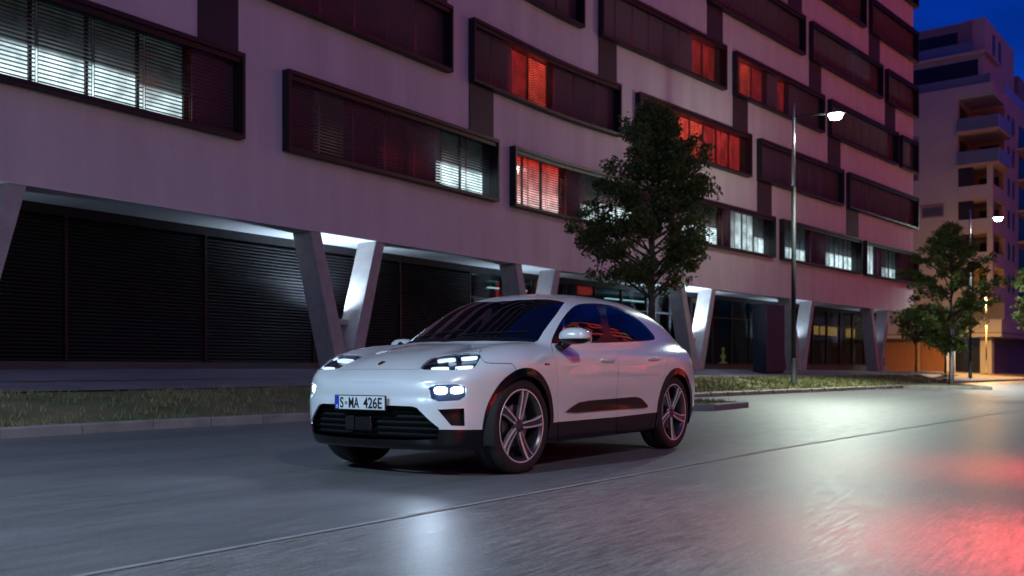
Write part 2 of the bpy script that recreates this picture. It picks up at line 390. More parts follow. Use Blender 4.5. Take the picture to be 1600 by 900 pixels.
BACK=thing('electric_suv','white electric coupe SUV with lit headlights driving along the street','car')
BACK.matrix_world=Matrix(((CU[0],CN[0],0,CO[0]),(CU[1],CN[1],0,CO[1]),(0,0,1,0),(0,0,0,1)))
car=BACK
def panel_mesh(name,sel,m,sides,parent,off=0.0,th=.014,flange=True):
    T=cf[sel]
    if len(T)==0: return []
    used,invx=np.unique(T,return_inverse=True); T=invx.reshape(T.shape); P=CP[used]; Nn=CNm[used]; P=P+Nn*off
    # orient outward
    nrm=np.cross(P[T[:,1]]-P[T[:,0]],P[T[:,2]]-P[T[:,0]]); flip=(nrm*Nn[T].mean(1)).sum(1)<0; T[flip]=T[flip][:,::-1]
    V=list(P); NN=list(Nn); Fc=[tuple(t) for t in T]
    if flange:
        ed={}
        for a,b,c in T:
            for e in ((a,b),(b,c),(c,a)): ed[e]=1
        for (a,b) in list(ed):
            if (b,a) in ed: continue
            if abs(P[a,1])<1e-3 and abs(P[b,1])<1e-3: continue
            t=P[b]-P[a]; o_=np.cross(t,(Nn[a]+Nn[b])*.5); o_/=np.linalg.norm(o_)+1e-12
            k=len(V); V+=[P[a],P[b],P[b]-Nn[b]*(th+max(off,0)),P[a]-Nn[a]*(th+max(off,0))]; NN+=[o_]*4; Fc.append((k+1,k,k+3,k+2))
    V=np.array(V); NN=np.array(NN); outs=[]
    def mk(V_,N_,F_):
        o=mesh_obj(name,V_,F_,m,parent,True); o.data.normals_split_custom_set_from_vertices([tuple(n) for n in N_]); outs.append(o)
    Vm=V*np.array([1,-1,1]); Nm=NN*np.array([1,-1,1]); Fm=[f[::-1] for f in Fc]
    if sides=='both': mk(V,NN,Fc); mk(Vm,Nm,Fm)
    else: k=len(V); mk(np.concatenate([V,Vm]),np.concatenate([NN,Nm]),Fc+[tuple(i+k for i in f) for f in Fm])
    return outs
def pick(nm): return np.isin(lab,[i for i,n in enumerate(names_) if n==nm])&ok
# arch trims: front and rear separately
tr=pick('arch_trim')&~((c3[:,2]<.24))
for lo_,hi_ in ((-2,1.4),(1.4,5)): panel_mesh('wheel_arch_trim',tr&(c3[:,0]>lo_)&(c3[:,0]<hi_),gloss_black,'both',car,.006)
P_={}
for nm,m_,sd in (('windshield',window_tint,'one'),('cowl_panel',satin_black,'one'),('rear_window',window_tint,'one'),('tail_light',tail_red,'one'),
                 ('window_trim',mat('trim_black',(.006,.006,.007),.2,0,.4),'both'),('charge_flap',paint,'both'),('bumper_lip',gloss_black,'one'),
                 ('sill_cladding',gloss_black,'both'),('rear_diffuser',satin_black,'one'),('hatch',paint,'one'),('hood',paint,'one'),('front_door',paint,'both'),('rear_door',paint,'both'),
                 ('front_bumper',paint,'one'),('fender',paint,'both')):
    P_[nm]=panel_mesh(nm,pick(nm),m_,sd,car,0.0)
for nm,m_,nn,of in (('window_front',window_tint,'door_window',.0),('window_quarter',window_tint,'quarter_window',0),('window_divider',chrome,'window_divider',.004),('side_blade',gloss_black,'side_blade',.014)):
    P_[nm]=panel_mesh(nn,pick(nm),m_,'both',car,of)
for a,b in zip(P_['window_front'],P_['front_door']): a.parent=b
for a,b in zip(P_['window_quarter'],P_['front_door']): a.parent=b
for a,b in zip(P_['window_divider'],P_['front_door']): a.parent=b
rw=panel_mesh('door_window',pick('window_rear'),window_tint,'both',car)
for a,b in zip(rw,P_['rear_door']): a.parent=b
rest=(lab==-1)&ok&~under
panel_mesh('body_shell',rest,paint,'one',car)
# ---- inner dark shell behind the gaps
def poly_mesh(poly,off,stp=.02):
    """triangulate a qv polygon and lay it on the surface shifted along the normal"""
    poly=np.array(poly); x0,y0=poly.min(0); x1,y1=poly.max(0)
    g=np.array([(a,b) for a in np.arange(x0+stp/2,x1,stp) for b in np.arange(y0+stp/2,y1,stp)]).reshape(-1,2)
    if len(g): g=g[inside(g,poly)]
    pp=[Vector(p) for p in poly]+[Vector(p) for p in g]
    v,e,f,_,_,_=delaunay_2d_cdt(pp,[(i,(i+1)%len(poly)) for i in range(len(poly))],[],1,1e-6)
    v=np.array([tuple(p) for p in v]); P=surf(v); Nn=gradn(P); f=[t for t in f if len(t)==3]
    T=np.array(f); nr=np.cross(P[T[:,1]]-P[T[:,0]],P[T[:,2]]-P[T[:,0]]); fl_=(nr*Nn[T].mean(1)).sum(1)<0; T[fl_]=T[fl_][:,::-1]
    return P+Nn*off, Nn, [tuple(t) for t in T]
def two(name,V,Nn,F,m,parents,smooth=True):
    outs=[]
    for s,pa in ((1,parents[0]),(-1,parents[1])):
        mm=np.array([1,s,1]); o=mesh_obj(name,V*mm,[f if s==1 else f[::-1] for f in F],m,pa,smooth)
        if Nn is not None: o.data.normals_split_custom_set_from_vertices([tuple(n) for n in Nn*mm])
        outs.append(o)
    return outs
def wall(poly,d0,d1):
    P=surf(poly); Nn=gradn(P); n=len(P); V=np.concatenate([P+Nn*d0,P+Nn*d1]); return V,[(i,(i+1)%n,n+(i+1)%n,n+i) for i in range(n)]
gq=np.linspace(QF,QR_,150); gv=np.linspace(-.40,VC,64); A_,B_=np.meshgrid(gq,gv,indexing='ij'); gqv=np.stack([A_.ravel(),B_.ravel()],-1)
GP=surf(gqv); GN=gradn(GP); GPi=GP-GN*.022; GPi[np.abs(GP[:,1])<.01,1]=0
Fi=[]; gc=[]
for i in range(149):
    for j in range(63): Fi.append((i*64+j,(i+1)*64+j,(i+1)*64+j+1,i*64+j+1))
Fi=np.array(Fi); gcen=gqv[Fi].mean(1); g3=GPi[Fi].mean(1); keep=np.ones(len(Fi),bool)
for ax in AX: keep&=~((np.hypot(g3[:,0]-ax,g3[:,2]-WZ)<.43)&(g3[:,1]>.4))
for p in (upper_light,lower_light,vent,intake):
    keep&=~inside(gcen,p)
    for dx,dy in ((.02,0),(-.02,0),(0,.02),(0,-.02)): keep&=~inside(gcen+np.array([dx,dy]),p)
Fi=Fi[keep]; k=len(GPi)
inner=mesh_obj('inner_body',np.concatenate([GPi,GPi*np.array([1,-1,1])]),[tuple(f) for f in Fi]+[tuple(int(i)+k for i in f[::-1]) for f in Fi],dark_void,car,True)
b=MB(); b.box(-.62,3.6,-.60,.60,.215,.26); b.box(.45,2.43,-.86,.86,.215,.26); b.build('underbody',dark_void,car)
# ---- lights
def pocket(name,poly,depth,m,parent,edge=.0):
    V,Nn,F=poly_mesh(poly,-depth); Vw,Fw=wall(poly,-.002,-depth); k=len(V)
    VV=np.concatenate([V,Vw]); FF=F+[tuple(i+k for i in f) for f in Fw]
    return two(name,VV,None,FF,m,parent,False)
housing=mat('lamp_housing',(.05,.065,.10),.25,.5,.5,.5)
HL=pocket('headlight',upper_light,.042,housing,(car,car))
for quad in ([(682,562.4),(684.5,558.8),(711,556.2),(711,560.0)],[(720,559.0),(720.5,555.4),(747,553.8),(746,557.4)],[(672,575.0),(674,571.6),(701,570.9),(701,574.5)],[(711,574.0),(711.5,570.4),(741,569.2),(739,572.8)]):
    P=pxq(dens(round_poly(quad,2),1.5)); V,Nn,F=poly_mesh(P,-.012,.02); Vw,Fw=wall(P,-.012,-.03); k=len(V)
    two('light_bar',np.concatenate([V,Vw]),None,F+[tuple(i+k for i in f) for f in Fw],led,HL,False)
for quad in ([(664,569.5),(700,562.5),(700,566.8),(662,573)],[(716,553),(718,553),(714,577),(712,577)]):
    P=pxq(dens(quad,2)); V,Nn,F=poly_mesh(P,-.016,.02); Vw,Fw=wall(P,-.016,-.04); k=len(V)
    two('light_divider',np.concatenate([V,Vw]),None,F+[tuple(i+k for i in f) for f in Fw],gloss_black,HL,False)
V,Nn,F=poly_mesh(upper_light,-.001); two('lamp_cover',V,Nn,F,cover_glass,HL)
LL=pocket('main_lamp',lower_light,.05,housing,(car,car))
for quad in ([(677,604),(699,603.6),(699.5,615.5),(678,616)],[(705,604),(725,604),(725,615),(705.5,615.5)]):
    P=pxq(dens(round_poly(quad,2),1.5)); V,Nn,F=poly_mesh(P,-.014,.02); Vw,Fw=wall(P,-.014,-.045); k=len(V)
    two('lamp_lens',np.concatenate([V,Vw]),None,F+[tuple(i+k for i in f) for f in Fw],led_hot,LL,False)
V,Nn,F=poly_mesh(lower_light,-.001); two('lamp_cover',V,Nn,F,cover_glass,LL)
pocket('air_vent',vent,.05,satin_black,(car,car))
for s in (1,-1):
    sd=bpy.data.lights.new('headlamp_beam','SPOT'); sd.energy=34; sd.spot_size=R(100); sd.spot_blend=.9; sd.color=(.62,.78,1.0); sd.shadow_soft_size=.05
    so=bpy.data.objects.new('headlamp_beam',sd); COL.objects.link(so); so.parent=car
    so.location=(-.90,.71*s,.66); so.rotation_euler=Vector((-1,.12*s,-.10)).to_track_quat('-Z','Y').to_euler()
# ---- intake: mirrored recess with slats and sensor block
V,Nn,F=poly_mesh(np.clip(intake,[QF,-1],[9,9]),-.07); k=len(V)
o=mesh_obj('air_intake',np.concatenate([V,V*np.array([1,-1,1])]),F+[tuple(int(i)+k for i in f[::-1]) for f in F],dark_void,car)
for z in (.33,.375,.42,.465,.51):
    ye=min(.64,.66-(z-.395)*1.02) if z>.395 else .64
    pl=front_pts([(y,z) for y in np.linspace(0,ye,12)]); pl=np.concatenate([(pl*np.array([1,-1,1]))[::-1][:-1],pl]); b=MB()
    n=len(pl)
    for i in range(n-1):
        a,c=pl[i],pl[i+1]; b.hexa([(a[0]+.06,a[1],z-.005),(c[0]+.06,c[1],z-.005),(c[0]+.04,c[1],z-.005),(a[0]+.04,a[1],z-.005)],[(a[0]+.06,a[1],z+.005),(c[0]+.06,c[1],z+.005),(c[0]+.04,c[1],z+.005),(a[0]+.04,a[1],z+.005)])
    b.build('slat',mat('slat_black',(.002,.002,.002),.75,0,.08),o)
MB().box(-.86,-.83,-.085,.085,.36,.47).build('radar_sensor',gloss_black,o,bevel=.008)
MB().box(-.855,-.83,-.19,-.10,.36,.47).build('sensor_trim',satin_black,o,bevel=.006)
# ---- number plate
pl=MB().box(-.893,-.881,-.268,.268,.517,.635).build('number_plate',mat('plate_frame',(.02,.02,.025),.35),car,bevel=.004)
MB().box(-.8955,-.8925,-.258,.258,.524,.628).build('plate_face',mat('plate_white',(.72,.73,.74),.3),pl,bevel=.0015)
MB().box(-.9215,-.9195,.216+0.0,.258,.524,.628).build('plate_band',mat('plate_blue',(.01,.05,.42),.3),pl) if False else MB().box(-.8972,-.8953,-.258,-.216,.525,.627).build('plate_band',mat('plate_blue',(.01,.05,.42),.3),pl)
def text_obj(name,txt,size,sx,loc,m,parent,ext=.0008,align='CENTER',bold=0.0):
    c=bpy.data.curves.new(name,'FONT'); c.body=txt; c.size=size; c.extrude=ext; c.offset=bold; c.align_x=align
    t=bpy.data.objects.new(name+'_tmp',c); COL.objects.link(t)
    me=bpy.data.meshes.new_from_object(t.evaluated_get(bpy.context.evaluated_depsgraph_get())); bpy.data.objects.remove(t)
    me.materials.clear(); me.materials.append(m); o=bpy.data.objects.new(name,me); COL.objects.link(o); o.parent=parent; return o
ink=mat('plate_ink',(.008,.008,.01),.4)
# plate faces -x: text x axis -> car +y ... seen from the front, left is the car's right (-y)
Mt=Matrix(((0,0,-1,0),(1,0,0,0),(0,1,0,0),(0,0,0,1)))
def plate_text(t,y,size,sx,z,m,nm='lettering',bold=.0):
    o=text_obj(nm,t,size,sx,None,m,pl,bold=bold); o.matrix_local=Matrix.Translation((-.8972,y,z))@Mt@Matrix.Diagonal((sx,1,1,1)); return o
plate_text('S',-.186,.116,.74,.536,ink,bold=.0022); plate_text('MA',-.060,.116,.66,.536,ink,bold=.0022); plate_text('426E',.138,.116,.82,.536,ink,bold=.0022)
plate_text('D',-.237,.034,.8,.532,mat('plate_white',(.72,.73,.74),.3),bold=.001)
MB().lathe([(0,0),(.014,0),(.014,.0015),(0,.0015)],24,'y',Matrix.Translation((-.8960,-.140,.572))@Matrix.Rotation(R(90),4,'Z')).build('plate_seal',mat('seal',(.22,.26,.2),.4),pl)
# ---- badge: small enamel shield on the bonnet
bp=px2car([(594,568)])[0][0]; bp=np.array([bp[0],0,bp[2]]); bp=top_pts([(bp[0],0)])[0]; bn=gradn(bp[None])[0]
shield=[(-.024,.03),(0,.034),(.024,.03),(.024,-.005),(.014,-.024),(0,-.035),(-.014,-.024),(-.024,-.005)]
ty=Vector((0,1,0)); nz=Vector(bn); tz=nz.cross(ty)*-1; tz=Vector((0,1,0)).cross(nz)*-1
if tz.z<0: tz=-tz
Mb=Matrix(((ty.x,tz.x,nz.x,bp[0]),(ty.y,tz.y,nz.y,0),(ty.z,tz.z,nz.z,bp[2]),(0,0,0,1)))
n=8; v=[Mb@Vector((a,c,.001)) for a,c in shield]+[Mb@Vector((a,c,.005)) for a,c in shield]
bd=mesh_obj('hood_badge',v,[tuple(range(7,-1,-1)),tuple(range(8,16))]+[(i,(i+1)%8,8+(i+1)%8,8+i) for i in range(8)],mat('badge_gold',(.45,.30,.09),.25,1),car)
for a0,b0,cm in ((-.018,.004,(.25,.01,.01)),(.003,.004,(.01,.01,.01)),(-.018,-.018,(.01,.01,.01)),(.003,-.018,(.25,.01,.01))):
    mesh_obj('badge_field',[Mb@Vector((a0+dx*.015,b0+dz*.018,.0062)) for dx,dz in ((0,0),(1,0),(1,1),(0,1))],[(0,1,2,3)],mat('enamel%d'%int(cm[0]*100),cm,.2),bd)
# ---- fender script, parking sensors
sp=px2car([(851.5,570.5),(863.5,570.5)])[0]; tx=Vector(sp[1]-sp[0]).normalized(); nn_=Vector(gradn(sp[:1])[0]); up_=nn_.cross(tx); 
if up_.z<0: up_=-up_
for s in (1,-1):
    t=text_obj('fender_script','electric',.030,1,None,ink,car,ext=.001,align='LEFT',bold=.0006)
    if s==1: t.matrix_local=Matrix(((tx.x,up_.x,nn_.x,sp[0][0]),(tx.y,up_.y,nn_.y,sp[0][1]+.001),(tx.z,up_.z,nn_.z,sp[0][2]),(0,0,0,1)))@Matrix.Diagonal((1.0,1,1,1))
    else:
        L_=sp[1][0]+.01; t.matrix_local=Matrix(((-tx.x,up_.x,nn_.x,L_),(tx.y,-up_.y,-nn_.y,-sp[1][1]-.001),(-tx.z,up_.z,nn_.z,sp[1][2]),(0,0,0,1)))
# ---- door handles
def blob(name,c,h,m,parent,p=2.6,rot=None,nu=28,nv=14,cut=None):
    """superellipsoid"""
    v=[];f=[]
    sg=lambda t,e: math.copysign(abs(t)**e,t)
    for i in range(nv+1):
        a=-math.pi/2+math.pi*i/nv
        for j in range(nu):
            b_=2*math.pi*j/nu; e=2/p
            q=Vector((h[0]*sg(math.cos(a),e)*sg(math.cos(b_),e),h[1]*sg(math.cos(a),e)*sg(math.sin(b_),e),h[2]*sg(math.sin(a),e)))
            if cut: q=cut(q)
            if rot is not None: q=rot@q
            v.append(q+Vector(c))
    for i in range(nv):
        for j in range(nu): f.append((i*nu+j,i*nu+(j+1)%nu,(i+1)*nu+(j+1)%nu,(i+1)*nu+j))
    return mesh_obj(name,v,f,m,parent,True)
for (pa,pb),dn in ((((938.5,563.3),(958.5,562.2)),'front_door'),(((1010.5,561.0),(1029.5,560.0)),'rear_door')):
    hp=px2car([pa,pb])[0]; c=hp.mean(0); L2=np.linalg.norm(hp[1]-hp[0])/2
    for s,pr_ in ((1,P_[dn][0]),(-1,P_[dn][1])):
        cc=np.array([c[0],(c[1]+.010)*s,c[2]])
        blob('handle',cc,(L2,.018,.021),paint,pr_,3.0)
        blob('handle_cup',np.array([c[0]-.01,(c[1]-.003)*s,c[2]-.020]),(L2*.55,.008,.020),satin_black,pr_,2.4)
# ---- mirrors
for s in (1,-1):
    c=np.array([.67,1.02*s,1.105]) if s==1 else np.array([.80,-1.0,1.045])
    def up_cut(q): return Vector((q.x,q.y,max(q.z,-.012)))
    def dn_cut(q): return Vector((q.x*.97,q.y*.98,min(q.z,-.014)))
    rot=Matrix.Rotation(R(-10*s),3,'Z')
    mb_=blob('wing_mirror',c,(.105,.135,.086),paint,car,2.5,rot,36,20,up_cut)
    blob('mirror_base',c,(.105,.135,.060),gloss_black,mb_,2.5,rot,36,20,dn_cut)
    MB().tube([(.70,.83*s,1.005),(.685,.88*s,1.03),(.68,.95*s,1.07)],[.045,.04,.035],12).build('mirror_arm',gloss_black,mb_,True)
    b=MB().box(c[0]+.085,c[0]+.108,c[1]-.11,c[1]+.11,c[2]-.045,c[2]+.06); b.build('mirror_glass',chrome,mb_,bevel=.01)
# ---- wheels
def wheel_parts(steer,x,s):
    w=bpy.data.objects.new('wheel',None)
    # the wheel's own mesh is the tyre
    tb=MB(); tw=.128
    prof=[(.292,-tw+.012),(.305,-tw),(.335,-tw-.004),(.362,-tw+.004),(.375,-tw+.016),(.3810,-tw+.04),(.3825,-.06),(.3825,-.008),(.376,-.006),(.376,.006),(.3825,.008),(.3825,.06),(.3810,tw-.04),(.375,tw-.016),(.362,tw-.004),(.335,tw+.004),(.305,tw),(.292,tw-.012)]
    tb.lathe(prof,72,'y'); tyre=tb.build('wheel',rubber,car,True)
    rim=MB().lathe([(.286,-.11),(.262,-.10),(.262,.085),(.275,.105),(.293,.118),(.296,.122),(.2935,.125),(.285,.121),(.268,.098)],72,'y').build('rim',alu_dark,tyre,True)
    MB().lathe([(.285,.1215),(.2935,.1255),(.2965,.1225)],72,'y').build('rim_lip',alu,tyre,True)
    MB().lathe([(0,.02),(.17,.02),(.17,.045),(.07,.045),(0,.045)],48,'y').build('brake_disc',mat('disc',(.25,.25,.27),.3,1),tyre,True,sharp=40)
    MB().lathe([(0,-.03),(.262,-.03),(.262,-.02),(0,-.02)],48,'y').build('wheel_back',dark_void,tyre)
    MB().lathe([(0,.106),(.028,.106),(.034,.100),(.05,.098),(.062,.09),(.07,.06)],36,'y').build('hub_cap',alu_dark,tyre,True)
    for k in range(5):
        a0=2*math.pi*k/5+.35
        # wide aero blade between spokes (dark) and polished twin edges
        def P(r_,a,y): return (r_*math.cos(a0+a),y,r_*math.sin(a0+a))
        rs=[.05,.10,.15,.20,.25,.283]; 
        bl=MB(); wl=[.42,.30,.24,.22,.24,.27]; wr=[-.42,-.26,-.16,-.10,-.06,-.03]
        for i in range(5):
            y0=.088+.022*(rs[i]/.28); y1=.088+.022*(rs[i+1]/.28)
            bl.hexa([P(rs[i],wr[i],y0-.03),P(rs[i],wl[i],y0-.03),P(rs[i+1],wl[i+1],y1-.03),P(rs[i+1],wr[i+1],y1-.03)],[P(rs[i],wr[i],y0),P(rs[i],wl[i],y0-.006),P(rs[i+1],wl[i+1],y1-.006),P(rs[i+1],wr[i+1],y1)])
        bl.build('aero_blade',alu_dark,tyre)
        for side in (0,1):
            sp_=MB(); wd=[.30,.16,.10,.075,.06,.055]; ww=wr if side==0 else wl
            for i in range(5):
                y0=.098+.024*(rs[i]/.28)**2; y1=.098+.024*(rs[i+1]/.28)**2; d0=wd[i]*(1 if side==0 else -.55); d1=wd[i+1]*(1 if side==0 else -.55)
                q=[P(rs[i],ww[i],y0-.035),P(rs[i],ww[i]+d0,y0-.035),P(rs[i+1],ww[i+1]+d1,y1-.035),P(rs[i+1],ww[i+1],y1-.035)]
                t_=[P(rs[i],ww[i],y0-.004),P(rs[i],ww[i]+d0,y0),P(rs[i+1],ww[i+1]+d1,y1),P(rs[i+1],ww[i+1],y1-.004)]
                sp_.hexa(q,t_)
            sp_.build('spoke',alu,tyre)
    return tyre
def copy_sub(o,parent):
    c=o.copy(); COL.objects.link(c); c.parent=parent
    for ch in list(o.children): copy_sub(ch,c)
    return c
w0=wheel_parts(0,0,1)
for i,(x,s,st) in enumerate(((0,1,3),(2.893,1,0),(0,-1,3),(2.893,-1,0))):
    wv=w0 if i==0 else copy_sub(w0,car)
    wv.matrix_local=Matrix.Translation((x,.806*s,WZ))@Matrix.Rotation(R(st+(180 if s<0 else 0)),4,'Z')@Matrix.Rotation(R(20+i*23),4,'Y')
    # wheel housing
    hb=MB().lathe([(.44,.30),(.44,.86),(.405,.93)] if True else [],40,'y',Matrix.Translation((x,0,WZ))@Matrix.Diagonal((1,s,1,1))); hb.lathe([(0,.52),(.44,.52)],40,'y',Matrix.Translation((x,0,WZ))@Matrix.Diagonal((1,s,1,1)))
    bm=bmesh.new(); 
    ob=hb.build('wheel_housing',dark_void,car,True); bm.from_mesh(ob.data)
    bmesh.ops.bisect_plane(bm,geom=bm.verts[:]+bm.edges[:]+bm.faces[:],plane_co=(0,0,.25),plane_no=(0,0,1),clear_inner=True); bm.to_mesh(ob.data); bm.free()
# wipers
for y0,y1 in ((-.55,.05),(.05,.62)):
    pp=top_pts([(.30+.25*abs(y/.7)**2-.02+.02*i,y) for i,y in enumerate(np.linspace(y0,y1,6))]); MB().tube([(p[0],p[1],p[2]+.012) for p in pp],.006,6).build('wiper',satin_black,car)
# ============================================================ street frame
K = .939; TH1, TH2 = R(34.5), R(41.5)
S_, X_, Y_ = [], [], []
_n=800; _s=np.linspace(-60,140,_n*2+1); _th=TH1+(TH2-TH1)*np.clip((_s+1.6)/3.2,0,1)
_ds=_s[1]-_s[0]; _x=np.concatenate([[0],np.cumsum(np.sin((_th[1:]+_th[:-1])/2)*_ds)]); _y=np.concatenate([[0],np.cumsum(np.cos((_th[1:]+_th[:-1])/2)*_ds)])
_x+=1.75*K-np.interp(0,_s,_x); _y+=34.2*K-np.interp(0,_s,_y)
def FP(s,o=0.0,z=0.0):
    """street frame: s along the facade, o metres in front of it"""
    th=np.interp(s,_s,_th); return Vector((float(np.interp(s,_s,_x)+math.cos(th)*o), float(np.interp(s,_s,_y)-math.sin(th)*o), z))
def s_of_px(px,o=0.0):
    a=(px-800)/F_PX; lo,hi=-24.,60.
    for _ in range(50):
        m=(lo+hi)/2; p=FP(m,o)
        if p.y<.5 or p.x/p.y<a: lo=m
        else: hi=m
    return (lo+hi)/2
A_ = 3.5*K                                          # eye level to slab underside
Z_SLAB = CAM_H+A_
zb = lambda k: CAM_H+A_*(1.52+1.01*(k-1))           # box undersides by floor
BOX_H = .567*A_; STOREY=A_*1.01
S_END = s_of_px(1427); S_BEG=-34.0
def gz(s,o):
    """pavement level: rises from the kerb to the building"""
    a=float(np.interp(o,[-3,0,1,2.4,5.3,9],[.84,.80,.62,.47,.15,.14])); 
    b=float(np.interp(o,[-3,0,2.4,5.3,9],[.62,.60,.50,.15,.14]))
    t=min(max((s-8)/40,0),1); return a+(b-a)*t
plaster = mat('plaster',(.63,.54,.57),.85,var=(.9,.12,(.52,.445,.47),(1.6,1.6,.22)),bump=(140,.12,3))
plaster_soffit = mat('soffit_plaster',(.62,.62,.64),.8,bump=(90,.1,2))
frame_m = mat('window_frame_metal',(.018,.016,.020),.45,.3)
link_m = mat('infill_panel',(.030,.022,.030),.6)
slat_m = mat('blind_slat_closed',(.20,.10,.18),.5,.2); slat_open = mat('blind_slat',(.07,.055,.065),.5,.2)  # closed slats carry the ambient purple in their colour; open ones stay dark
shut_m = mat('shutter_slat',(.026,.025,.029),.55,.2)
concrete = mat('column_concrete',(.40,.37,.37),.75,var=(3,.22),bump=(40,.2,5))
pane_dark = mat('pane_dark',(.012,.010,.016),.06,0,.6)
bld = thing('office_building','long pale office building with dark framed window boxes on V shaped concrete legs','building',tuple(FP(0,0,.8)))
bld.matrix_world=Matrix.Translation(FP(0,0,.8)); BL=FP(0,0,.8)
def W2L(p): return (p[0]-BL.x,p[1]-BL.y,p[2]-BL.z)
def curved(mb,s0,s1,o0,o1,z0,z1,ds=1.0):
    """a bar that follows the facade's bend"""
    ss=[s0]+[x for x in np.arange(math.floor(s0/.8)*.8,s1,.8) if x>s0+.05 and x<s1-.05 and abs(x)<2.6]+[s1]
    n=len(ss); v=[]
    for s in ss:
        for (o,z) in ((o0,z0),(o1,z0),(o1,z1),(o0,z1)): v.append(W2L(FP(s,o,z)))
    f=[]
    for i in range(n-1):
        for k in range(4): a=i*4+k; b=i*4+(k+1)%4; f.append((a,b,b+4,a+4))
    f+=[(3,2,1,0),tuple((n-1)*4+k for k in range(4))]
    mb.add(v,f); return mb
ROOF=zb(8)+BOX_H+.9
# ---- layout of window boxes (photo columns of the front frames)
PX={1:[(None,384),(452,781),(806,1035),(1053,1213),(1225,1348),(1355,None)],
    2:[(318,709),(742,972),(1001,1176),(1190,1320),(1329,None)],
    3:[(668,915),(943,1137),(1152,1290),(1300,1405),(1411,None)],
    4:[(888,1093),(1112,1260),(1271,1381),(1389,None)],
    5:[(1070,1225),(1238,1355),(1364,None)],
    6:[(1205,1333),(1342,None)]}
OUT=.24
boxes={}
for fl,L in PX.items():
    out=[]
    for a,b in L:
        sb=S_END+.30 if b is None else s_of_px(b,OUT); sa=(sb-9.0) if a is None else s_of_px(a,OUT); out.append([sa,sb])
    while out[0][0]>-26: sb=out[0][0]-.75; out.insert(0,[sb-9.1,sb])
    boxes[fl]=out
for fl in (7,8):
    boxes[fl]=[[a-1.1-(fl-6)*3.2,min(b-1.1-(fl-6)*3.2,S_END+.3)] for a,b in boxes[6]]
    boxes[fl].append([boxes[fl][-1][1]+.75,S_END+.30])
# ---- wall with openings: bands and piers behind each box row
wall_b=MB(); DEP=.50
zlev=[Z_SLAB]
def wallrow(k):
    z0,z1=zb(k)+.04,zb(k)+BOX_H-.04; prev=S_BEG
    for a,b in boxes[k]:
        a2,b2=a+.05,b-.05
        if a2>prev+.02: curved(wall_b,prev,a2,-DEP,0,z0,z1)
        prev=b2
    if prev<S_END-.02: curved(wall_b,prev,S_END,-DEP,0,z0,z1)
for k in range(1,9):
    wallrow(k); top=zb(k+1)+.04 if k<8 else ROOF
    curved(wall_b,S_BEG,S_END,-DEP,0,zb(k)+BOX_H-.04,top)
curved(wall_b,S_BEG,S_END,-DEP,0,Z_SLAB,zb(1)+.04)
wall_b.build('facade_wall',plaster,bld)
bk=MB(); curved(bk,S_BEG,S_END,-14,-13.7,.3,ROOF-.1); curved(bk,S_BEG,S_END,-14,-.2,ROOF-.5,ROOF-.15)
bk.build('rear_wall',plaster,bld); 
bk=MB(); curved(bk,S_END-.3,S_END-.001,-13.9,-DEP-.002,Z_SLAB+.002,ROOF-.52); curved(bk,S_BEG,S_BEG+.3,-13.9,-DEP-.002,Z_SLAB+.002,ROOF-.52); bk.build('end_wall',plaster,bld)
bk=MB(); curved(bk,S_BEG+.01,S_END-.01,-13.8,-.02,Z_SLAB-.25+.24,Z_SLAB+.3)
so=MB(); curved(so,S_BEG,S_END,-2.6,-.001,Z_SLAB-.02,Z_SLAB+.20); so.build('soffit',plaster_soffit,bld)
for k in range(1,9):
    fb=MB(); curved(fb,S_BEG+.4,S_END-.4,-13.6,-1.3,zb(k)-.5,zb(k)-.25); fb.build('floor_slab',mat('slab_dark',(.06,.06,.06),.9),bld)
# ---- lit panes
def lit_mat(name,col,e_lo,e_hi,split,soft=.04,up=None,seed=0.0):
    """window glass in front of a lit room: furniture-height brightness changes with real height, uneven across"""
    if name in MATS: return MATS[name]
    m=bpy.data.materials.new(name); m.use_nodes=True; MATS[name]=m; n=m.node_tree.nodes; l=m.node_tree.links; b=n['Principled BSDF']
    b.inputs['Base Color'].default_value=(.01,.01,.012,1); b.inputs['Roughness'].default_value=.08
    tc=n.new('ShaderNodeTexCoord'); sx=n.new('ShaderNodeSeparateXYZ'); l.new(tc.outputs['Generated'],sx.inputs[0])
    mr=n.new('ShaderNodeMapRange'); mr.interpolation_type='SMOOTHSTEP'; l.new(sx.outputs['Z'],mr.inputs[0])
    mr.inputs[1].default_value=split-soft; mr.inputs[2].default_value=split+soft; mr.inputs[3].default_value=e_lo; mr.inputs[4].default_value=e_hi
    oi=n.new('ShaderNodeObjectInfo'); ad=n.new('ShaderNodeVectorMath'); ad.operation='ADD'; l.new(tc.outputs['Object'],ad.inputs[0]); l.new(oi.outputs['Location'],ad.inputs[1])
    nz=n.new('ShaderNodeTexNoise'); nz.inputs['Scale'].default_value=2.3; nz.inputs['Detail'].default_value=3; l.new(ad.outputs[0],nz.inputs[0])
    m2=n.new('ShaderNodeMapRange'); l.new(nz.outputs[0],m2.inputs[0]); m2.inputs[1].default_value=.3; m2.inputs[2].default_value=.7; m2.inputs[3].default_value=.45; m2.inputs[4].default_value=1.3
    mu=n.new('ShaderNodeMath'); mu.operation='MULTIPLY'; l.new(mr.outputs[0],mu.inputs[0]); l.new(m2.outputs[0],mu.inputs[1]); l.new(mu.outputs[0],b.inputs['Emission Strength'])
    if up:
        mc=n.new('ShaderNodeMix'); mc.data_type='RGBA'; l.new(sx.outputs['Z'],mc.inputs[0]); mc.inputs[6].default_value=(*col,1); mc.inputs[7].default_value=(*up,1); l.new(mc.outputs[2],b.inputs['Emission Color'])
    else: b.inputs['Emission Color'].default_value=(*col,1)
    return m
WHITE=lit_mat('lit_white',(.72,.95,1.0),1.5,.02,.47)
WHITE2=lit_mat('lit_white_low',(.72,.95,1.0),1.1,.03,.38)
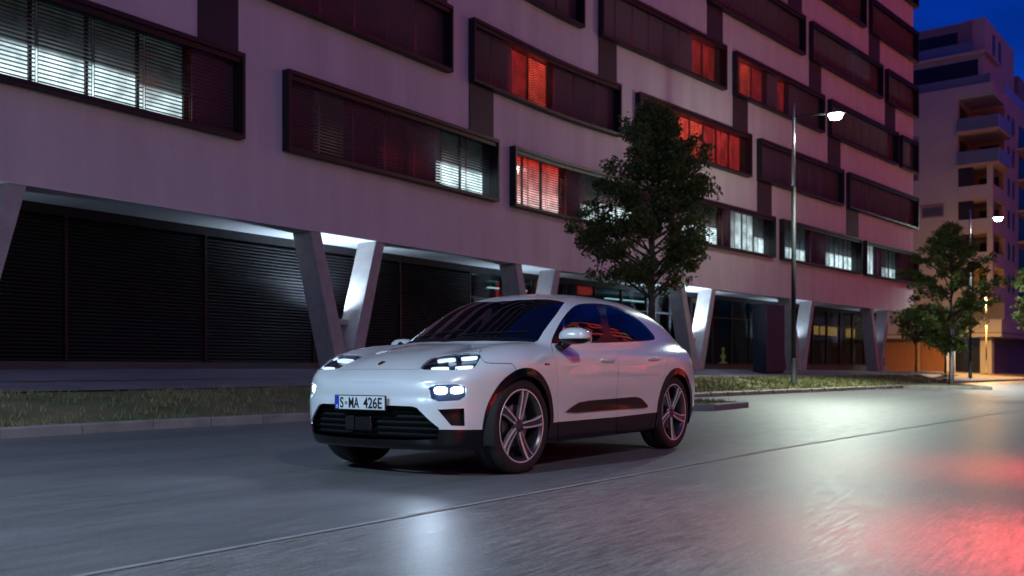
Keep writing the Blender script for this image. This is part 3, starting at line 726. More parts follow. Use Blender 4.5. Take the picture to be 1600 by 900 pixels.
WHITE3=lit_mat('lit_white_high',(.75,.95,1.0),1.2,.5,.75,.12)
FAINT=lit_mat('lit_faint',(.8,.6,.45),.035,.02,.5,.2)
RED=lit_mat('lit_red',(1.0,.05,.05),.5,.85,.5,.4)
REDB=lit_mat('lit_red_bright',(1.0,.085,.055),.9,1.7,.6,.4)
REDD=lit_mat('lit_red_dim',(.9,.04,.06),.012,.016,.5,.4)
REDW=lit_mat('lit_red_white',(1.0,.75,.75),1.3,.75,.42,.05,up=(1.0,.03,.01))
PUR=lit_mat('purple_dim_fill',(.55,.03,.16),.035,.045,.5,.4)  # faint glow added behind dark blinds, in place of ambient light on them
BLUE=lit_mat('lit_blue',(.18,.45,1.0),.35,.35,.5,.4)
def bay_mat(fl,px):
    """what is lit behind each bay, by its column in the photo"""
    T={1:[(-400,30,WHITE),(35,135,WHITE),(135,207,WHITE),(232,303,WHITE2),(303,338,WHITE2),(500,545,FAINT),(452,690,REDD),(690,760,WHITE),(806,850,REDW),(850,890,REDW),(915,935,WHITE2),(935,1010,WHITE),(1060,1083,REDW),(1083,1138,WHITE),(1145,1182,WHITE3),(1183,1201,WHITE),(1225,1262,WHITE2),(1263,1277,WHITE2),(1295,1340,WHITE),(1355,1368,WHITE2),(1368,1380,WHITE3),(1383,1408,WHITE2)],
       2:[(440,700,PUR),(742,800,REDD),(800,838,RED),(838,880,REDB),(1045,1062,RED),(1062,1110,REDB),(1110,1163,RED)],
       3:[(943,1095,PUR),(1095,1130,RED),(1152,1187,REDB),(1187,1210,RED),(1215,1237,RED)],
       4:[(1112,1215,PUR),(1215,1240,REDD),(1344,1358,BLUE)]}
    for a,b,m in T.get(fl,[]):
        if a<=px<b: return m
    return None
def px_of(p): return 800+F_PX*p.x/p.y if p.y>.5 else -9999
slat_cache={}
def blind_mesh(wd,ht,tt=42):
    key=(round(wd,2),round(ht,2),tt)
    if key in slat_cache: return slat_cache[key]
    b=MB(); n=int(ht/.078); t=R(tt); hw=.036
    for i in range(n):
        z=.04+i*.078; c_,s__=math.cos(t)*hw,math.sin(t)*hw
        x0,x1=.012,wd-.012
        # shallow V-folded slat, thin but solid
        b.add([(x0,-c_,z-s__),(x1,-c_,z-s__),(x1,0,z+.004),(x0,0,z+.004),(x1,c_,z+s__),(x0,c_,z+s__),(x1,0,z+.0005),(x0,0,z+.0005)],[(0,1,2,3),(3,2,4,5),(5,4,6,7),(7,6,1,0)])
    for xx in (.008,wd-.014): b.box(xx,xx+.008,-.008,.008,0,ht)
    me=bpy.data.meshes.new('blind'); me.from_pydata(b.v,[],b.f); me.materials.append(slat_m if tt>30 else slat_open); slat_cache[key]=me; return me
nb=0
def frame_M(s,o,z):
    p=FP(s,o,z); q=FP(s+.05,o,z); u=(q-p).normalized(); n_=Vector((u.y,-u.x,0)); n_=Vector((math.cos(math.atan2(u.x,u.y)),-math.sin(math.atan2(u.x,u.y)),0))
    # columns: x along facade, y outward, z up
    return Matrix(((u.x,n_.x,0,p.x-BL.x),(u.y,n_.y,0,p.y-BL.y),(0,0,1,p.z-BL.z),(0,0,0,1)))
for k in range(1,9):
    for (a,b) in boxes[k]:
        if b-a<.3: continue
        z0,z1=zb(k),zb(k)+BOX_H; T_=.10
        fm=MB(); curved(fm,a,b,-.47,OUT,z1-T_,z1); curved(fm,a,b,-.47,OUT,z0,z0+.09); 
        curved(fm,a,a+.07,-.47,OUT-.002,z0+.09,z1-T_); curved(fm,b-.07,b,-.47,OUT-.002,z0+.09,z1-T_)
        curved(fm,a+.07,b-.07,OUT-.14,OUT-.05,z1-T_-.12,z1-T_-.001)   # drop of the blind box under the head
        fo=fm.build('window_box',frame_m,bld)
        vis=any(-200<px_of(FP(x,0,0))<1500 for x in (a,(a+b)/2,b)) and (CAM_H+ (HOR)*FP(b,0,0).y/F_PX > z0)
        n=max(1,round((b-a-.14)/1.12)); w_=(b-a-.14)/n
        if not vis:
            pn=MB(); curved(pn,a+.07,b-.07,-.40,-.37,z0+.09,z1-T_); o=pn.build('pane',pane_dark,fo); continue
        for i in range(n):
            s0=a+.07+i*w_; sm=s0+w_/2
            if s0>S_END-.1 and i>0: pass
            M_=frame_M(s0,-.36,z0+.09); h=z1-T_-z0-.09
            me=bpy.data.meshes.new('pane'); bb=MB().box(.03,w_-.03,-.012,.012,.0,h); me.from_pydata(bb.v,[],bb.f)
            m_=bay_mat(k,px_of(FP(sm,.1,0))) or (PUR if k>1 else REDD); me.materials.append(m_)  # bays with no lit room still get a faint added glow
            p_=bpy.data.objects.new('pane',me); COL.objects.link(p_); p_.parent=fo; p_.matrix_local=M_
            bl=bpy.data.objects.new('blind',blind_mesh(w_-.03,h-.02,8 if m_.name.startswith('lit_white') or m_.name in ('lit_red_white',) else (18 if m_.name in ('lit_red','lit_red_bright') else 36))); COL.objects.link(bl); bl.parent=fo; bl['kind']='stuff'
            bl.matrix_local=frame_M(s0+.015,-.09,z0+.10)
        # mullions
        for i in range(1,n): s0=a+.07+i*w_; curved(MB(),s0-.028,s0+.028,-.42,-.29,z0+.09,z1-T_).build('mullion',frame_m,fo)
    # dark infill panels linking a box to the one below-left
for k in range(2,9):
    for (a,b) in boxes[k]:
        for (c,d) in boxes[k-1]:
            if 0<d-a<2.2:
                fm=MB(); curved(fm,a+.03,d-.03,-.05,.035,zb(k-1)+BOX_H+.002,zb(k)-.002); fm.build('infill_panel',link_m,bld)
# ---- ground floor: columns
def quad_leg(mb,st0,st1,sb0,sb1,o0,o1,z0,z1):
    P=lambda s,o,z: W2L(FP(s,o,z))
    mb.hexa([P(sb0,o1,z0),P(sb1,o1,z0),P(sb1,o0,z0),P(sb0,o0,z0)],[P(st0,o1,z1),P(st1,o1,z1),P(st1,o0,z1),P(st0,o0,z1)])
VS=[-29.,-19.45,-9.95,-1.28,9.05,18.7,28.7]
for c in VS:
    g=gz(c,-.3)-.15; h=1.14 if c<5 else 1.22
    for sgn in (-1,1):
        b=MB(); quad_leg(b,c+sgn*h-.17,c+sgn*h+.17,c+sgn*.15-.21,c+sgn*.15+.21,-.66,-.03+.002*sgn,g,Z_SLAB-.018); b.build('column_leg',concrete,bld,bevel=.012)
# ---- ground floor wall: roller shutters then glazing
RO=-1.55; S_GL=s_of_px(735,RO)
base_=MB(); curved(base_,S_BEG,S_END,RO-.25,RO+.02,.3,.98); base_.build('plinth',mat('plinth',(.06,.06,.065),.6),bld)
hd=MB(); curved(hd,S_BEG,S_END,RO-.25,RO+.03,Z_SLAB-.22,Z_SLAB-.021); hd.build('shutter_housing',frame_m,bld)
wl=MB(); curved(wl,S_BEG,S_GL,RO-.26,RO-.12,.98,Z_SLAB-.02); wl.build('back_panel',mat('void_dark',(.01,.01,.011),.8),bld)
s=S_BEG+.2; 
cuts=[S_GL]
while cuts[-1]>S_BEG+2: cuts.append(cuts[-1]-3.4)
cuts=cuts[::-1]
for s0,s1 in zip(cuts[:-1],cuts[1:]):
    b=MB(); n=int((Z_SLAB-.22-.98)/.078); M_=frame_M(s0,RO,.98); L_=s1-s0-.06
    for i in range(n):
        z=.005+i*.078
        b.add([tuple(M_@Vector(p)) for p in ((.03,-.03,z+.060),(L_,-.03,z+.060),(L_,.018,z+.020),(.03,.018,z+.020),(L_,-.03,z),(.03,-.03,z))],[(0,3,2,1),(3,5,4,2)])
    o=b.build('shutter',shut_m,bld); o['kind']='stuff'
    b=MB(); b.box(-.03,.03,-.05,.045,0,Z_SLAB-.22-.98,M_); b.build('shutter_post',frame_m,bld)
tintg=glass_mat('shop_glass',(.45,.52,.54))
gl_cuts=list(np.arange(S_GL,S_END-.3,1.75))+[S_END-.2]
teal=mat('interior_teal',(.16,.24,.26),.6,var=(1.2,.3)); inter=mat('interior_dark',(.05,.05,.055),.8,var=(.8,.4))
for s0,s1 in zip(gl_cuts[:-1],gl_cuts[1:]):
    M_=frame_M(s0,RO-.06,.98); H_=Z_SLAB-.22-.98; L_=s1-s0
    b=MB().box(.03,L_-.03,-.006,.006,0,H_,M_); b.build('shop_pane',tintg,bld)
    b=MB().box(-.035,.035,-.05,.06,0,H_,M_); b.box(.035,L_-.035,-.04,.05,H_*.72,H_*.72+.06,M_); b.box(.035,L_-.035,-.04,.05,0,.07,M_); b.build('shop_frame',frame_m,bld)
b=MB(); curved(b,S_GL,S_END-.35,RO-5.2,RO-5.0,.6,Z_SLAB-.02); b.build('interior_wall',inter,bld)
b=MB(); curved(b,S_GL-.3,S_END-.35,RO-5.0,RO-.3,.55,.97); b.build('interior_floor',inter,bld)
b=MB(); curved(b,S_GL,S_END-.35,RO-5.0,RO-.3,Z_SLAB-.1,Z_SLAB-.03); b.build('interior_ceiling',mat('int_ceiling',(.3,.32,.32),.8),bld)
for pa,pb,hh in ((740,800,1.5),(925,962,.0),(965,1000,.2)):
    s0,s1=s_of_px(pa,RO-3),s_of_px(pb,RO-3); b=MB(); curved(b,s0,s1,RO-3.05,RO-3.0,1.0,Z_SLAB-.7); b.build('interior_screen',teal,bld)
    ld=bpy.data.lights.new('office_lamp','AREA'); ld.shape='RECTANGLE'; ld.size=s1-s0; ld.size_y=.15; ld.energy=7; ld.color=(.55,.9,1)
    lo=bpy.data.objects.new('office_lamp',ld); COL.objects.link(lo); lo.location=FP((s0+s1)/2,RO-2.3,Z_SLAB-.38); lo.rotation_euler=(R(-25),0,-TH1+R(90)-R(90)); lo.parent=None
    b=MB(); curved(b,s0,s1,RO-2.35,RO-2.22,Z_SLAB-.36,Z_SLAB-.32); b.build('strip_light',emis('strip_white',(.6,.9,1.0),2.2),bld)
# warm openings seen through the glass further along
for pa,pb,zz0,zz1 in ((1270,1279,.62,.80),(1283,1293,.62,.79),(1295,1308,.61,.79),(1323,1336,.6,.78)):
    s0,s1=s_of_px(pa,RO-4.9),s_of_px(pb,RO-4.9); z0=.98+3.3*(zz0-.02); b=MB(); curved(b,s0,s1,RO-4.98,RO-4.9,.98+3.3*zz0,.98+3.3*zz1); b.build('lit_opening',emis('warm_room',(1.0,.45,.12),.9),bld)
# ---- uplights washing the soffit between the column legs
for i,c in enumerate(VS):
    if i==0: continue
    e=[0,3,44,14,75,14,3][i]
    sp=bpy.data.lights.new('column_uplight','SPOT'); sp.energy=e*11; sp.spot_size=R(160); sp.spot_blend=.7; sp.color=(.60,.80,1.0); sp.shadow_soft_size=.07
    zu=gz(c,0)+1.30
    so_=bpy.data.objects.new('column_uplight',sp); COL.objects.link(so_); so_.location=FP(c,-.80,zu+.10); so_.rotation_euler=Vector((0,.0,1)).to_track_quat('-Z','Y').to_euler()
    b=MB().lathe([(0,0),(.07,0),(.085,.03),(.085,.085),(.075,.085),(.07,.05),(0,.05)],16,'z',Matrix.Translation(Vector(W2L(FP(c,-.62,zu-.02))))); b.build('uplight_housing',frame_m,bld,True)
    b=MB(); quad_leg(b,c-.46,c+.46,c-.40,c+.40,-.645,-.40,zu-.16,zu-.022); b.build('column_web',concrete,bld)
# ============================================================ ground
def grid_sheet(name,m,poly_world,zf,stp,smooth=True):
    poly=np.array([(p[0],p[1]) for p in poly_world]); x0,y0=poly.min(0); x1,y1=poly.max(0)
    g=np.array([(a,b) for a in np.arange(x0,x1,stp) for b in np.arange(y0,y1,stp)]); g=g[inside(g,poly)] if len(g) else g
    pp=[Vector(p) for p in poly]+[Vector(p) for p in g]
    v,e,f,_,_,_=delaunay_2d_cdt(pp,[(i,(i+1)%len(poly)) for i in range(len(poly))],[],1,1e-5)
    return mesh_obj(name,[(p.x,p.y,zf(p.x,p.y)) for p in v],[tuple(reversed(t)) if False else tuple(t) for t in f],m,None,smooth)
def s_o(x,y):
    """world -> street frame (search)"""
    d=(_x-x)**2+(_y-y)**2; i=int(np.argmin(d)); s=_s[i]; th=_th[i]; dx,dy=x-_x[i],y-_y[i]
    s+=dx*math.sin(th)+dy*math.cos(th); return s, dx*math.cos(th)-dy*math.sin(th)
def gzw(x,y):
    s,o=s_o(x,y); return gz(s,o)
def road_material(name,c1,c2,rough,grain,streak_amt,rot):
    m=bpy.data.materials.new(name); m.use_nodes=True; MATS[name]=m; n=m.node_tree.nodes; l=m.node_tree.links; b=n['Principled BSDF']
    tc=n.new('ShaderNodeTexCoord')
    m0=n.new('ShaderNodeMapping'); m0.inputs['Rotation'].default_value=(0,0,rot); l.new(tc.outputs['Object'],m0.inputs[0])
    def noise(scale,sc3,det,rt=0.0):
        mp=n.new('ShaderNodeMapping'); mp.vector_type='POINT'; mp.inputs['Scale'].default_value=sc3
        l.new(m0.outputs[0],mp.inputs[0]); z=n.new('ShaderNodeTexNoise'); z.inputs['Scale'].default_value=scale; z.inputs['Detail'].default_value=det; z.inputs['Roughness'].default_value=.65; l.new(mp.outputs[0],z.inputs[0]); return z
    # rotated so that local y runs along the street; wear is drawn out along the wheel tracks
    wear=noise(1.0,(1.3,.16,1),5); fine=noise(grain,(1,.7,1),6); mid=noise(6,(7,.55,1) if streak_amt>.2 else (1.6,.3,1),8)
    mx=n.new('ShaderNodeMix'); mx.data_type='RGBA'; mx.inputs[6].default_value=(*c1,1); mx.inputs[7].default_value=(*c2,1)
    r1=n.new('ShaderNodeMapRange'); l.new(wear.outputs[0],r1.inputs[0]); r1.inputs[1].default_value=.3; r1.inputs[2].default_value=.7; l.new(r1.outputs[0],mx.inputs[0])
    r2=n.new('ShaderNodeMapRange'); l.new(mid.outputs[0],r2.inputs[0]); r2.inputs[1].default_value=.3; r2.inputs[2].default_value=.7; r2.inputs[3].default_value=1-streak_amt*1.1; r2.inputs[4].default_value=1+streak_amt
    r3=n.new('ShaderNodeMapRange'); l.new(fine.outputs[0],r3.inputs[0]); r3.inputs[1].default_value=.25; r3.inputs[2].default_value=.75; r3.inputs[3].default_value=.55; r3.inputs[4].default_value=1.45
    mu=n.new('ShaderNodeMath'); mu.operation='MULTIPLY'; l.new(r2.outputs[0],mu.inputs[0]); l.new(r3.outputs[0],mu.inputs[1])
    vs=n.new('ShaderNodeVectorMath'); vs.operation='SCALE'; l.new(mx.outputs[2],vs.inputs[0]); l.new(mu.outputs[0],vs.inputs['Scale']); l.new(vs.outputs[0],b.inputs['Base Color'])
    r4=n.new('ShaderNodeMapRange'); l.new(mid.outputs[0],r4.inputs[0]); r4.inputs[1].default_value=.25; r4.inputs[2].default_value=.75; r4.inputs[3].default_value=rough-.10; r4.inputs[4].default_value=rough+.12; l.new(r4.outputs[0],b.inputs['Roughness'])
    bp=n.new('ShaderNodeBump'); bp.inputs['Strength'].default_value=.4; bp.inputs['Distance'].default_value=.003; l.new(fine.outputs[0],bp.inputs['Height']); l.new(bp.outputs[0],b.inputs['Normal'])
    b.inputs['Specular IOR Level'].default_value=.55
    return m
road_far=road_material('smooth_asphalt',(.105,.103,.108),(.15,.147,.152),.47,70,.12,TH1)
road_near=road_material('coarse_asphalt',(.12,.11,.112),(.20,.185,.185),.45,60,.50,TH1)
kerb_m=mat('kerb_stone',(.30,.27,.25),.75,var=(2.5,.35),bump=(60,.3,5))
pave_m=mat('paving',(.20,.185,.20),.75,var=(1.2,.3),bump=(45,.3,5))
soil_m=mat('verge_soil',(.20,.155,.085),.95,var=(1.6,.5,(.07,.09,.03)),bump=(30,.7,6))
# base ground far and wide, lowest sheet
struct(mesh_obj('road',[(-400,-200,0),(600,-200,0),(600,900,0),(-400,900,0)],[(0,1,2,3)],road_far))
# joint line between the two surfacings, from the photo
JL=[ground_pt(155,897),ground_pt(735,790),ground_pt(1200,705),ground_pt(1600,640)]
j0=JL[0]+(JL[0]-JL[1])*8; j1=JL[3]+(JL[3]-JL[2])*6
jl=[j0]+JL+[j1]
# kerb line (outer foot), street frame -> world
o_k=5.45*K+.35
def kl(px,py): return ground_pt(px,py)
k_left=[kl(-300,703),kl(0,686),kl(240,671),kl(485,657.5)]
d0=(k_left[0]-k_left[1]).normalized()
s_a,oo=s_o(*k_left[-1][:2])
I1A=FP(s_a+5.2,oo); tip1=ground_pt(1170,637); s_t,o_t=s_o(*tip1[:2])
I1B=FP(s_a+7.0,o_t+.02)
R1=FP(s_t+1.6,oo-.25); r2=ground_pt(1411,606.5); tip2=ground_pt(1551,609.5); b2=ground_pt(1464,599.5)
b3=ground_pt(1512,598.5); b4=ground_pt(1600,594.5); far=b4+(b4-b3).normalized()*60
kerbline=[k_left[0]+d0*40]+k_left+[I1A,I1B,tip1,R1,r2,tip2,b2+Vector((.0,.0,0)),b3,b4,far]
def face_line(o,s0,s1,n=40): return [FP(s,o) for s in np.linspace(s0,s1,n)]
# near lane sheet
pn=[(p.x,p.y) for p in jl]+[(200,90),(120,-40),(-60,-40)]
struct(grid_sheet('near_lane',road_near,pn,lambda x,y:.004,4.0,False))
def ribbon(name,pts,wd,z,m,h=0.0):
    v=[];f=[]
    P=[Vector((p.x,p.y,0)) for p in pts]
    for i,p in enumerate(P):
        d=(P[min(i+1,len(P)-1)]-P[max(i-1,0)]).normalized(); n_=Vector((d.y,-d.x,0))*wd/2
        v+=[p-n_+Vector((0,0,z)),p+n_+Vector((0,0,z))]
    f=[(2*i,2*i+1,2*i+3,2*i+2) for i in range(len(P)-1)]
    return mesh_obj(name,v,f,m)
struct(ribbon('joint_line',jl,.04,.009,mat('joint_seal',(.30,.28,.275),.7,var=(6,.3))))
# second fainter seam across the far lane
# kerb stones, one by one
kr=bpy.data.objects.new('kerb',None); COL.objects.link(kr); kr['kind']='structure'
segs=list(zip(kerbline[:-1],kerbline[1:])); KH=.13; KW=.16; 
# walk along, place 1 m stones
def mitre(i):
    p=kerbline[i]; a=(kerbline[i]-kerbline[i-1]).normalized() if i>0 else None; b=(kerbline[i+1]-kerbline[i]).normalized() if i<len(kerbline)-1 else None
    if a is None: a=b
    if b is None: b=a
    na=Vector((-a.y,a.x,0)); nb_=Vector((-b.y,b.x,0)); m=(na+nb_).normalized(); return m/max(.45,m.dot(na))
MI=[mitre(i) for i in range(len(kerbline))]
inner=[kerbline[i]+MI[i]*KW for i in range(len(kerbline))]
for i in range(len(kerbline)-1):
    a,b,ai,bi=kerbline[i],kerbline[i+1],inner[i],inner[i+1]; L=(b-a).length; n=max(1,round(L/1.0))
    if max(a.y,b.y)<2: n=max(1,n//6)
    if i==len(kerbline)-2: n=12
    for k in range(n):
        t0,t1=k/n+.004/max(L/n,1)*0+.006*n/L*.5,(k+1)/n-.006*n/L*.5
        q=[a.lerp(b,t0),a.lerp(b,t1),ai.lerp(bi,t1),ai.lerp(bi,t0)]; j=rng.uniform(-.003,.003)
        ch=.02; 
        top=[q[0].lerp(q[3],ch/KW*1.2),q[1].lerp(q[2],ch/KW*1.2),q[2],q[3]]
        mb=MB(); mb.add([(p.x,p.y,-.02) for p in q]+[(p.x,p.y,KH-.02+j) for p in q[:2]]+[(p.x,p.y,KH+j) for p in top],[(3,2,1,0),(0,1,5,4),(4,5,7,6),(6,7,8,9),(1,2,8,7),(1,7,5),(3,0,6,9),(0,4,6),(2,3,9,8)])
        mb.build('kerbstone',kerb_m,kr)
# raised ground between kerb and building
def zland(x,y):
    s,o=s_o(x,y); z=gz(s,o); return z
sA,sB=s_o(*kerbline[0][:2])[0],60
mid=[FP(s,2.35) for s in np.linspace(min(sA,-45),S_END+1.0,40)]
verge=[(p.x,p.y) for p in inner[:12]]+[(inner[11].x,inner[11].y)]
# verge: inner kerb polygon until island two, back edge at o=2.35
vp=[(p.x,p.y) for p in inner[:12]]+[(p.x,p.y) for p in reversed(mid)]
def zv(x,y):
    s,o=s_o(x,y)
    # level from kerb top, rising with distance from the kerb
    P=np.array([(p.x,p.y) for p in inner[:14]]); dmin=9
    for a,b in zip(P[:-1],P[1:]):
        ab=b-a; t=np.clip(((x-a[0])*ab[0]+(y-a[1])*ab[1])/(ab@ab),0,1); dmin=min(dmin,math.hypot(x-a[0]-ab[0]*t,y-a[1]-ab[1]*t))
    z=gz(s,max(o,2.35)); k=min(1,dmin/1.2); k=k*k*(3-2*k); return (KH-.015)*(1-k)+max(z,KH-.01)*k + .015*math.sin(x*2.1)*math.sin(y*1.7)*k
grass_g=struct(grid_sheet('grass_verge',soil_m,vp,zv,.45))
pp=[(p.x,p.y) for p in mid]+[(p.x,p.y) for p in reversed([FP(s,-2.0) for s in np.linspace(min(sA,-45),S_END+1.0,40)])]
def zp(x,y):
    s,o=s_o(x,y); return gz(s,o)+.004
struct(grid_sheet('pavement',pave_m,pp,zp,.5))
struct(ribbon('pavement_edging',[FP(s,1.12) for s in np.linspace(-30,S_END,60)],.09,0,mat('edging',(.10,.09,.10),.8)))
_e=bpy.data.objects['pavement_edging'].data
for v in _e.vertices: v.co.z=zp(v.co.x,v.co.y)+.012
_e2=ribbon('verge_edging',[FP(s,2.38) for s in np.linspace(-34,S_END,80)],.10,0,mat('edging2',(.24,.22,.23),.8)); struct(_e2)
for v in _e2.data.vertices: v.co.z=gz(s_o(v.co.x,v.co.y)[0],2.38)+.02
# paved land beyond the building, up to the apartments
fp_=[(inner[11].x,inner[11].y),(inner[12].x,inner[12].y),(inner[13].x,inner[13].y),(inner[14].x,inner[14].y),(inner[14].x+30,inner[14].y+60),(0,190),(FP(S_END+1,-30).x,FP(S_END+1,-30).y),(FP(S_END+1.,-2).x,FP(S_END+1.,-2).y),(FP(S_END+1,2.35).x,FP(S_END+1,2.35).y)]
def zf(x,y):
    P=np.array([(p.x,p.y) for p in inner[10:15]]); dmin=9
    for a,b in zip(P[:-1],P[1:]):
        ab=b-a; t=np.clip(((x-a[0])*ab[0]+(y-a[1])*ab[1])/(ab@ab),0,1); dmin=min(dmin,math.hypot(x-a[0]-ab[0]*t,y-a[1]-ab[1]*t))
    return KH-.015+(.60-KH+.015)*min(1,dmin/8.5)
struct(grid_sheet('forecourt',mat('forecourt_paving',(.24,.22,.20),.8,var=(.8,.25)),fp_,zf,1.1))
# strip of grass beyond the second island
# ---- grass blades
gv=[];gf=[]
def blades(n,s0,s1,o0,o1,hmin,hmax):
    global gv,gf
    ss=rng.uniform(s0,s1,n); oo_=rng.uniform(o0,o1,n)
    for s,o in zip(ss,oo_):
        p=FP(s,o)
        dens_=.5+.5*math.sin(p.x*1.9+1.3*math.sin(p.y*1.1))*math.sin(p.y*1.3)
        if rng.random()>.25+.75*dens_: continue
        if not inside(np.array([[p.x,p.y]]),VP)[0]: continue
        z=zv_fast(p.x,p.y)-.01; h=rng.uniform(hmin,hmax); a=rng.uniform(0,2*math.pi); w_=.010+.010*(p.y>25); lx,ly=rng.normal(0,.4*h,2)
        k=len(gv); gv+=[(p.x-w_*math.cos(a),p.y-w_*math.sin(a),z),(p.x+w_*math.cos(a),p.y+w_*math.sin(a),z),(p.x+lx,p.y+ly,z+h)]; gf.append((k,k+1,k+2))
VP=np.array(vp); zc={}
def zv_fast(x,y):
    k=(round(x*2),round(y*2))
    if k not in zc: zc[k]=zv(k[0]/2,k[1]/2)
    return zc[k]
sL=s_a
blades(9000,-24,-8,2.45,oo-.15,.05,.14); blades(16000,-8,14,2.45,oo-.15,.05,.15); blades(9000,14,S_END+2,2.45,oo-.15,.06,.18); blades(3500,s_a+6,s_t+1,oo,o_t-.2,.05,.12)
grass=mesh_obj('grass',gv,gf,None); grass['kind']='stuff'
gm=mat('grass_blades',(.075,.14,.035),.7,var=(.7,.3,(.28,.22,.10))); grass.data.materials.append(gm)
# ---- fallen leaves on the verge
# ============================================================ street lamps
pole_dark=mat('pole_paint',(.010,.011,.013),.6,0,.3); pole_galv=mat('pole_steel',(.42,.43,.44),.32,.7)
TILT=Vector((.40,-.90,0))
def street_lamp(label,base,h,aim,reach,power,col,spot,z_split=.70,small=False,flux=None,warm=False,tilt=0.0,cam_side=True,tdir=None):
    t=thing('street_lamp',label,'street lamp',tuple(base),0,'street lamps along the kerb')
    r=.085 if not small else .05
    MB().tube([(0,0,-.1),(0,0,h*z_split)],[r,r],16).build('pole',pole_dark if not small else mat('pole_small',(.20,.19,.17),.5),t,True)
    MB().lathe([(r*1.9,0),(r*1.9,.03),(r*1.25,.05),(r*1.25,.9),(r,.93)],16).build('pole_foot',pole_dark if not small else mat('pole_small',(.20,.19,.17),.5),t,True)
    MB().tube([(0,0,h*z_split),(0,0,h)],[r*.72,r*.6],14).build('upper_pole',pole_galv,t,True)
    d=Vector(aim).normalized()
    zz=h-.55 if not small else h-.05
    if reach>0: MB().tube([(0,0,zz),tuple(d*reach*.6+Vector((0,0,zz+.03))),tuple(d*reach+Vector((0,0,zz+.02)))],[.035,.03,.028],10).build('arm',pole_galv if small else pole_dark,t,True)
    rot=Matrix.Translation(d*reach+Vector((0,0,zz)))@Matrix.Rotation(math.atan2(d.y,d.x),4,'Z')
    S=1 if not small else .55
    hd=MB(); pr=[(-.28,.05,.02),(-.22,.14,.05),(0,.17,.065),(.25,.16,.05),(.38,.08,.02)]
    v=[];f=[]
    for x,wd,hh in pr:
        for a in range(12):
            th=2*math.pi*a/12; z=math.sin(th); v.append(tuple(rot@Vector((x*S,wd*S*math.cos(th),(hh if z>0 else .018)*S*z))))
    for i in range(4):
        for a in range(12): f.append((i*12+a,i*12+(a+1)%12,(i+1)*12+(a+1)%12,(i+1)*12+a))
    f+=[tuple(range(11,-1,-1)),tuple(48+a for a in range(12))]
    hd.add(v,f); ho=hd.build('lamp_head',pole_galv if not small else pole_dark,t,True)
    b=MB(); n=16; vv=[rot@Vector((.03*S+.17*S*math.cos(2*math.pi*i/n),.12*S*math.sin(2*math.pi*i/n),-.20*S)) for i in range(n)]; vt=[rot@Vector((.03*S+.27*S*math.cos(2*math.pi*i/n),.18*S*math.sin(2*math.pi*i/n),-.01*S)) for i in range(n)]
    b.add([tuple(p) for p in vv+vt],[tuple(range(n))]+[(i,(i+1)%n,n+(i+1)%n,n+i) for i in range(n)]); b.build('lamp_glass',emis('lamp_glow_'+('warm' if warm else 'cool'),col,power),ho)
    ld=bpy.data.lights.new('street_light','SPOT'); ld.energy=flux; ld.color=col; ld.spot_size=R(spot); ld.spot_blend=.55; ld.shadow_soft_size=.10*S
    lo=bpy.data.objects.new('street_light',ld); COL.objects.link(lo); lo.parent=t; lo.location=rot@Vector((.03,0,-.26)); lo2=None
    if small or cam_side:
        l2=bpy.data.lights.new('lamp_spill','POINT'); l2.energy=flux*(.45 if small else .032); l2.color=col; l2.shadow_soft_size=.12; lo2=bpy.data.objects.new('lamp_spill',l2); COL.objects.link(lo2); lo2.parent=t; lo2.location=rot@Vector((.03,0,-.30*S))
    td=Vector(tdir).normalized() if tdir else TILT.normalized(); lo.rotation_euler=Vector((td.x*math.sin(tilt),td.y*math.sin(tilt),-math.cos(tilt))).to_track_quat('-Z','Y').to_euler()
    return t
cool=(.86,1.0,.86)
d1=35.7; b1=Vector(((1240-800)/F_PX*d1,d1,0)); b1.z=zv(b1.x,b1.y)
street_lamp('tall dark street lamp nearest the car, its lit head brightest of all',b1,CAM_H+415*d1/F_PX-b1.z,(1,-.35,0),1.45,60,cool,130,flux=9500,tilt=R(36),tdir=(.6,-.75,0))
d2=60.; b2_=Vector(((1516-800)/F_PX*d2,d2,.3))
street_lamp('tall street lamp beyond the second kerbside tree, head lit white',b2_,CAM_H+247*d2/F_PX-.3,(1,-.3,0),1.55,30,(.88,1,.95),138,flux=4500,tilt=R(20))
d3=70.; b3_=Vector(((1541-800)/F_PX*d3,d3,.5))
street_lamp('small orange lit lamp post in front of the apartment block entrance',b3_,CAM_H+112*d3/F_PX-.5,(-1,-.6,0),.12,28,(1.0,.47,.10),165,z_split=.62,small=True,flux=4500,warm=True)
# lamps on the near side of the street, behind the camera
for (x,y),fx,cc,lb in (((4.5,-4.0),1900,(.92,1.0,.88),'tall street lamp behind the camera on the near pavement'),((-9,-4),9000,(.52,.78,1.0),'farther tall street lamp on the near pavement behind the camera')):
    street_lamp(lb,Vector((x,y,0)),9.5,(-.2,1,0),1.5,25,cc,155,flux=fx,cam_side=False,tilt=R(28) if x>0 else 0.0,tdir=(.02,1,0))
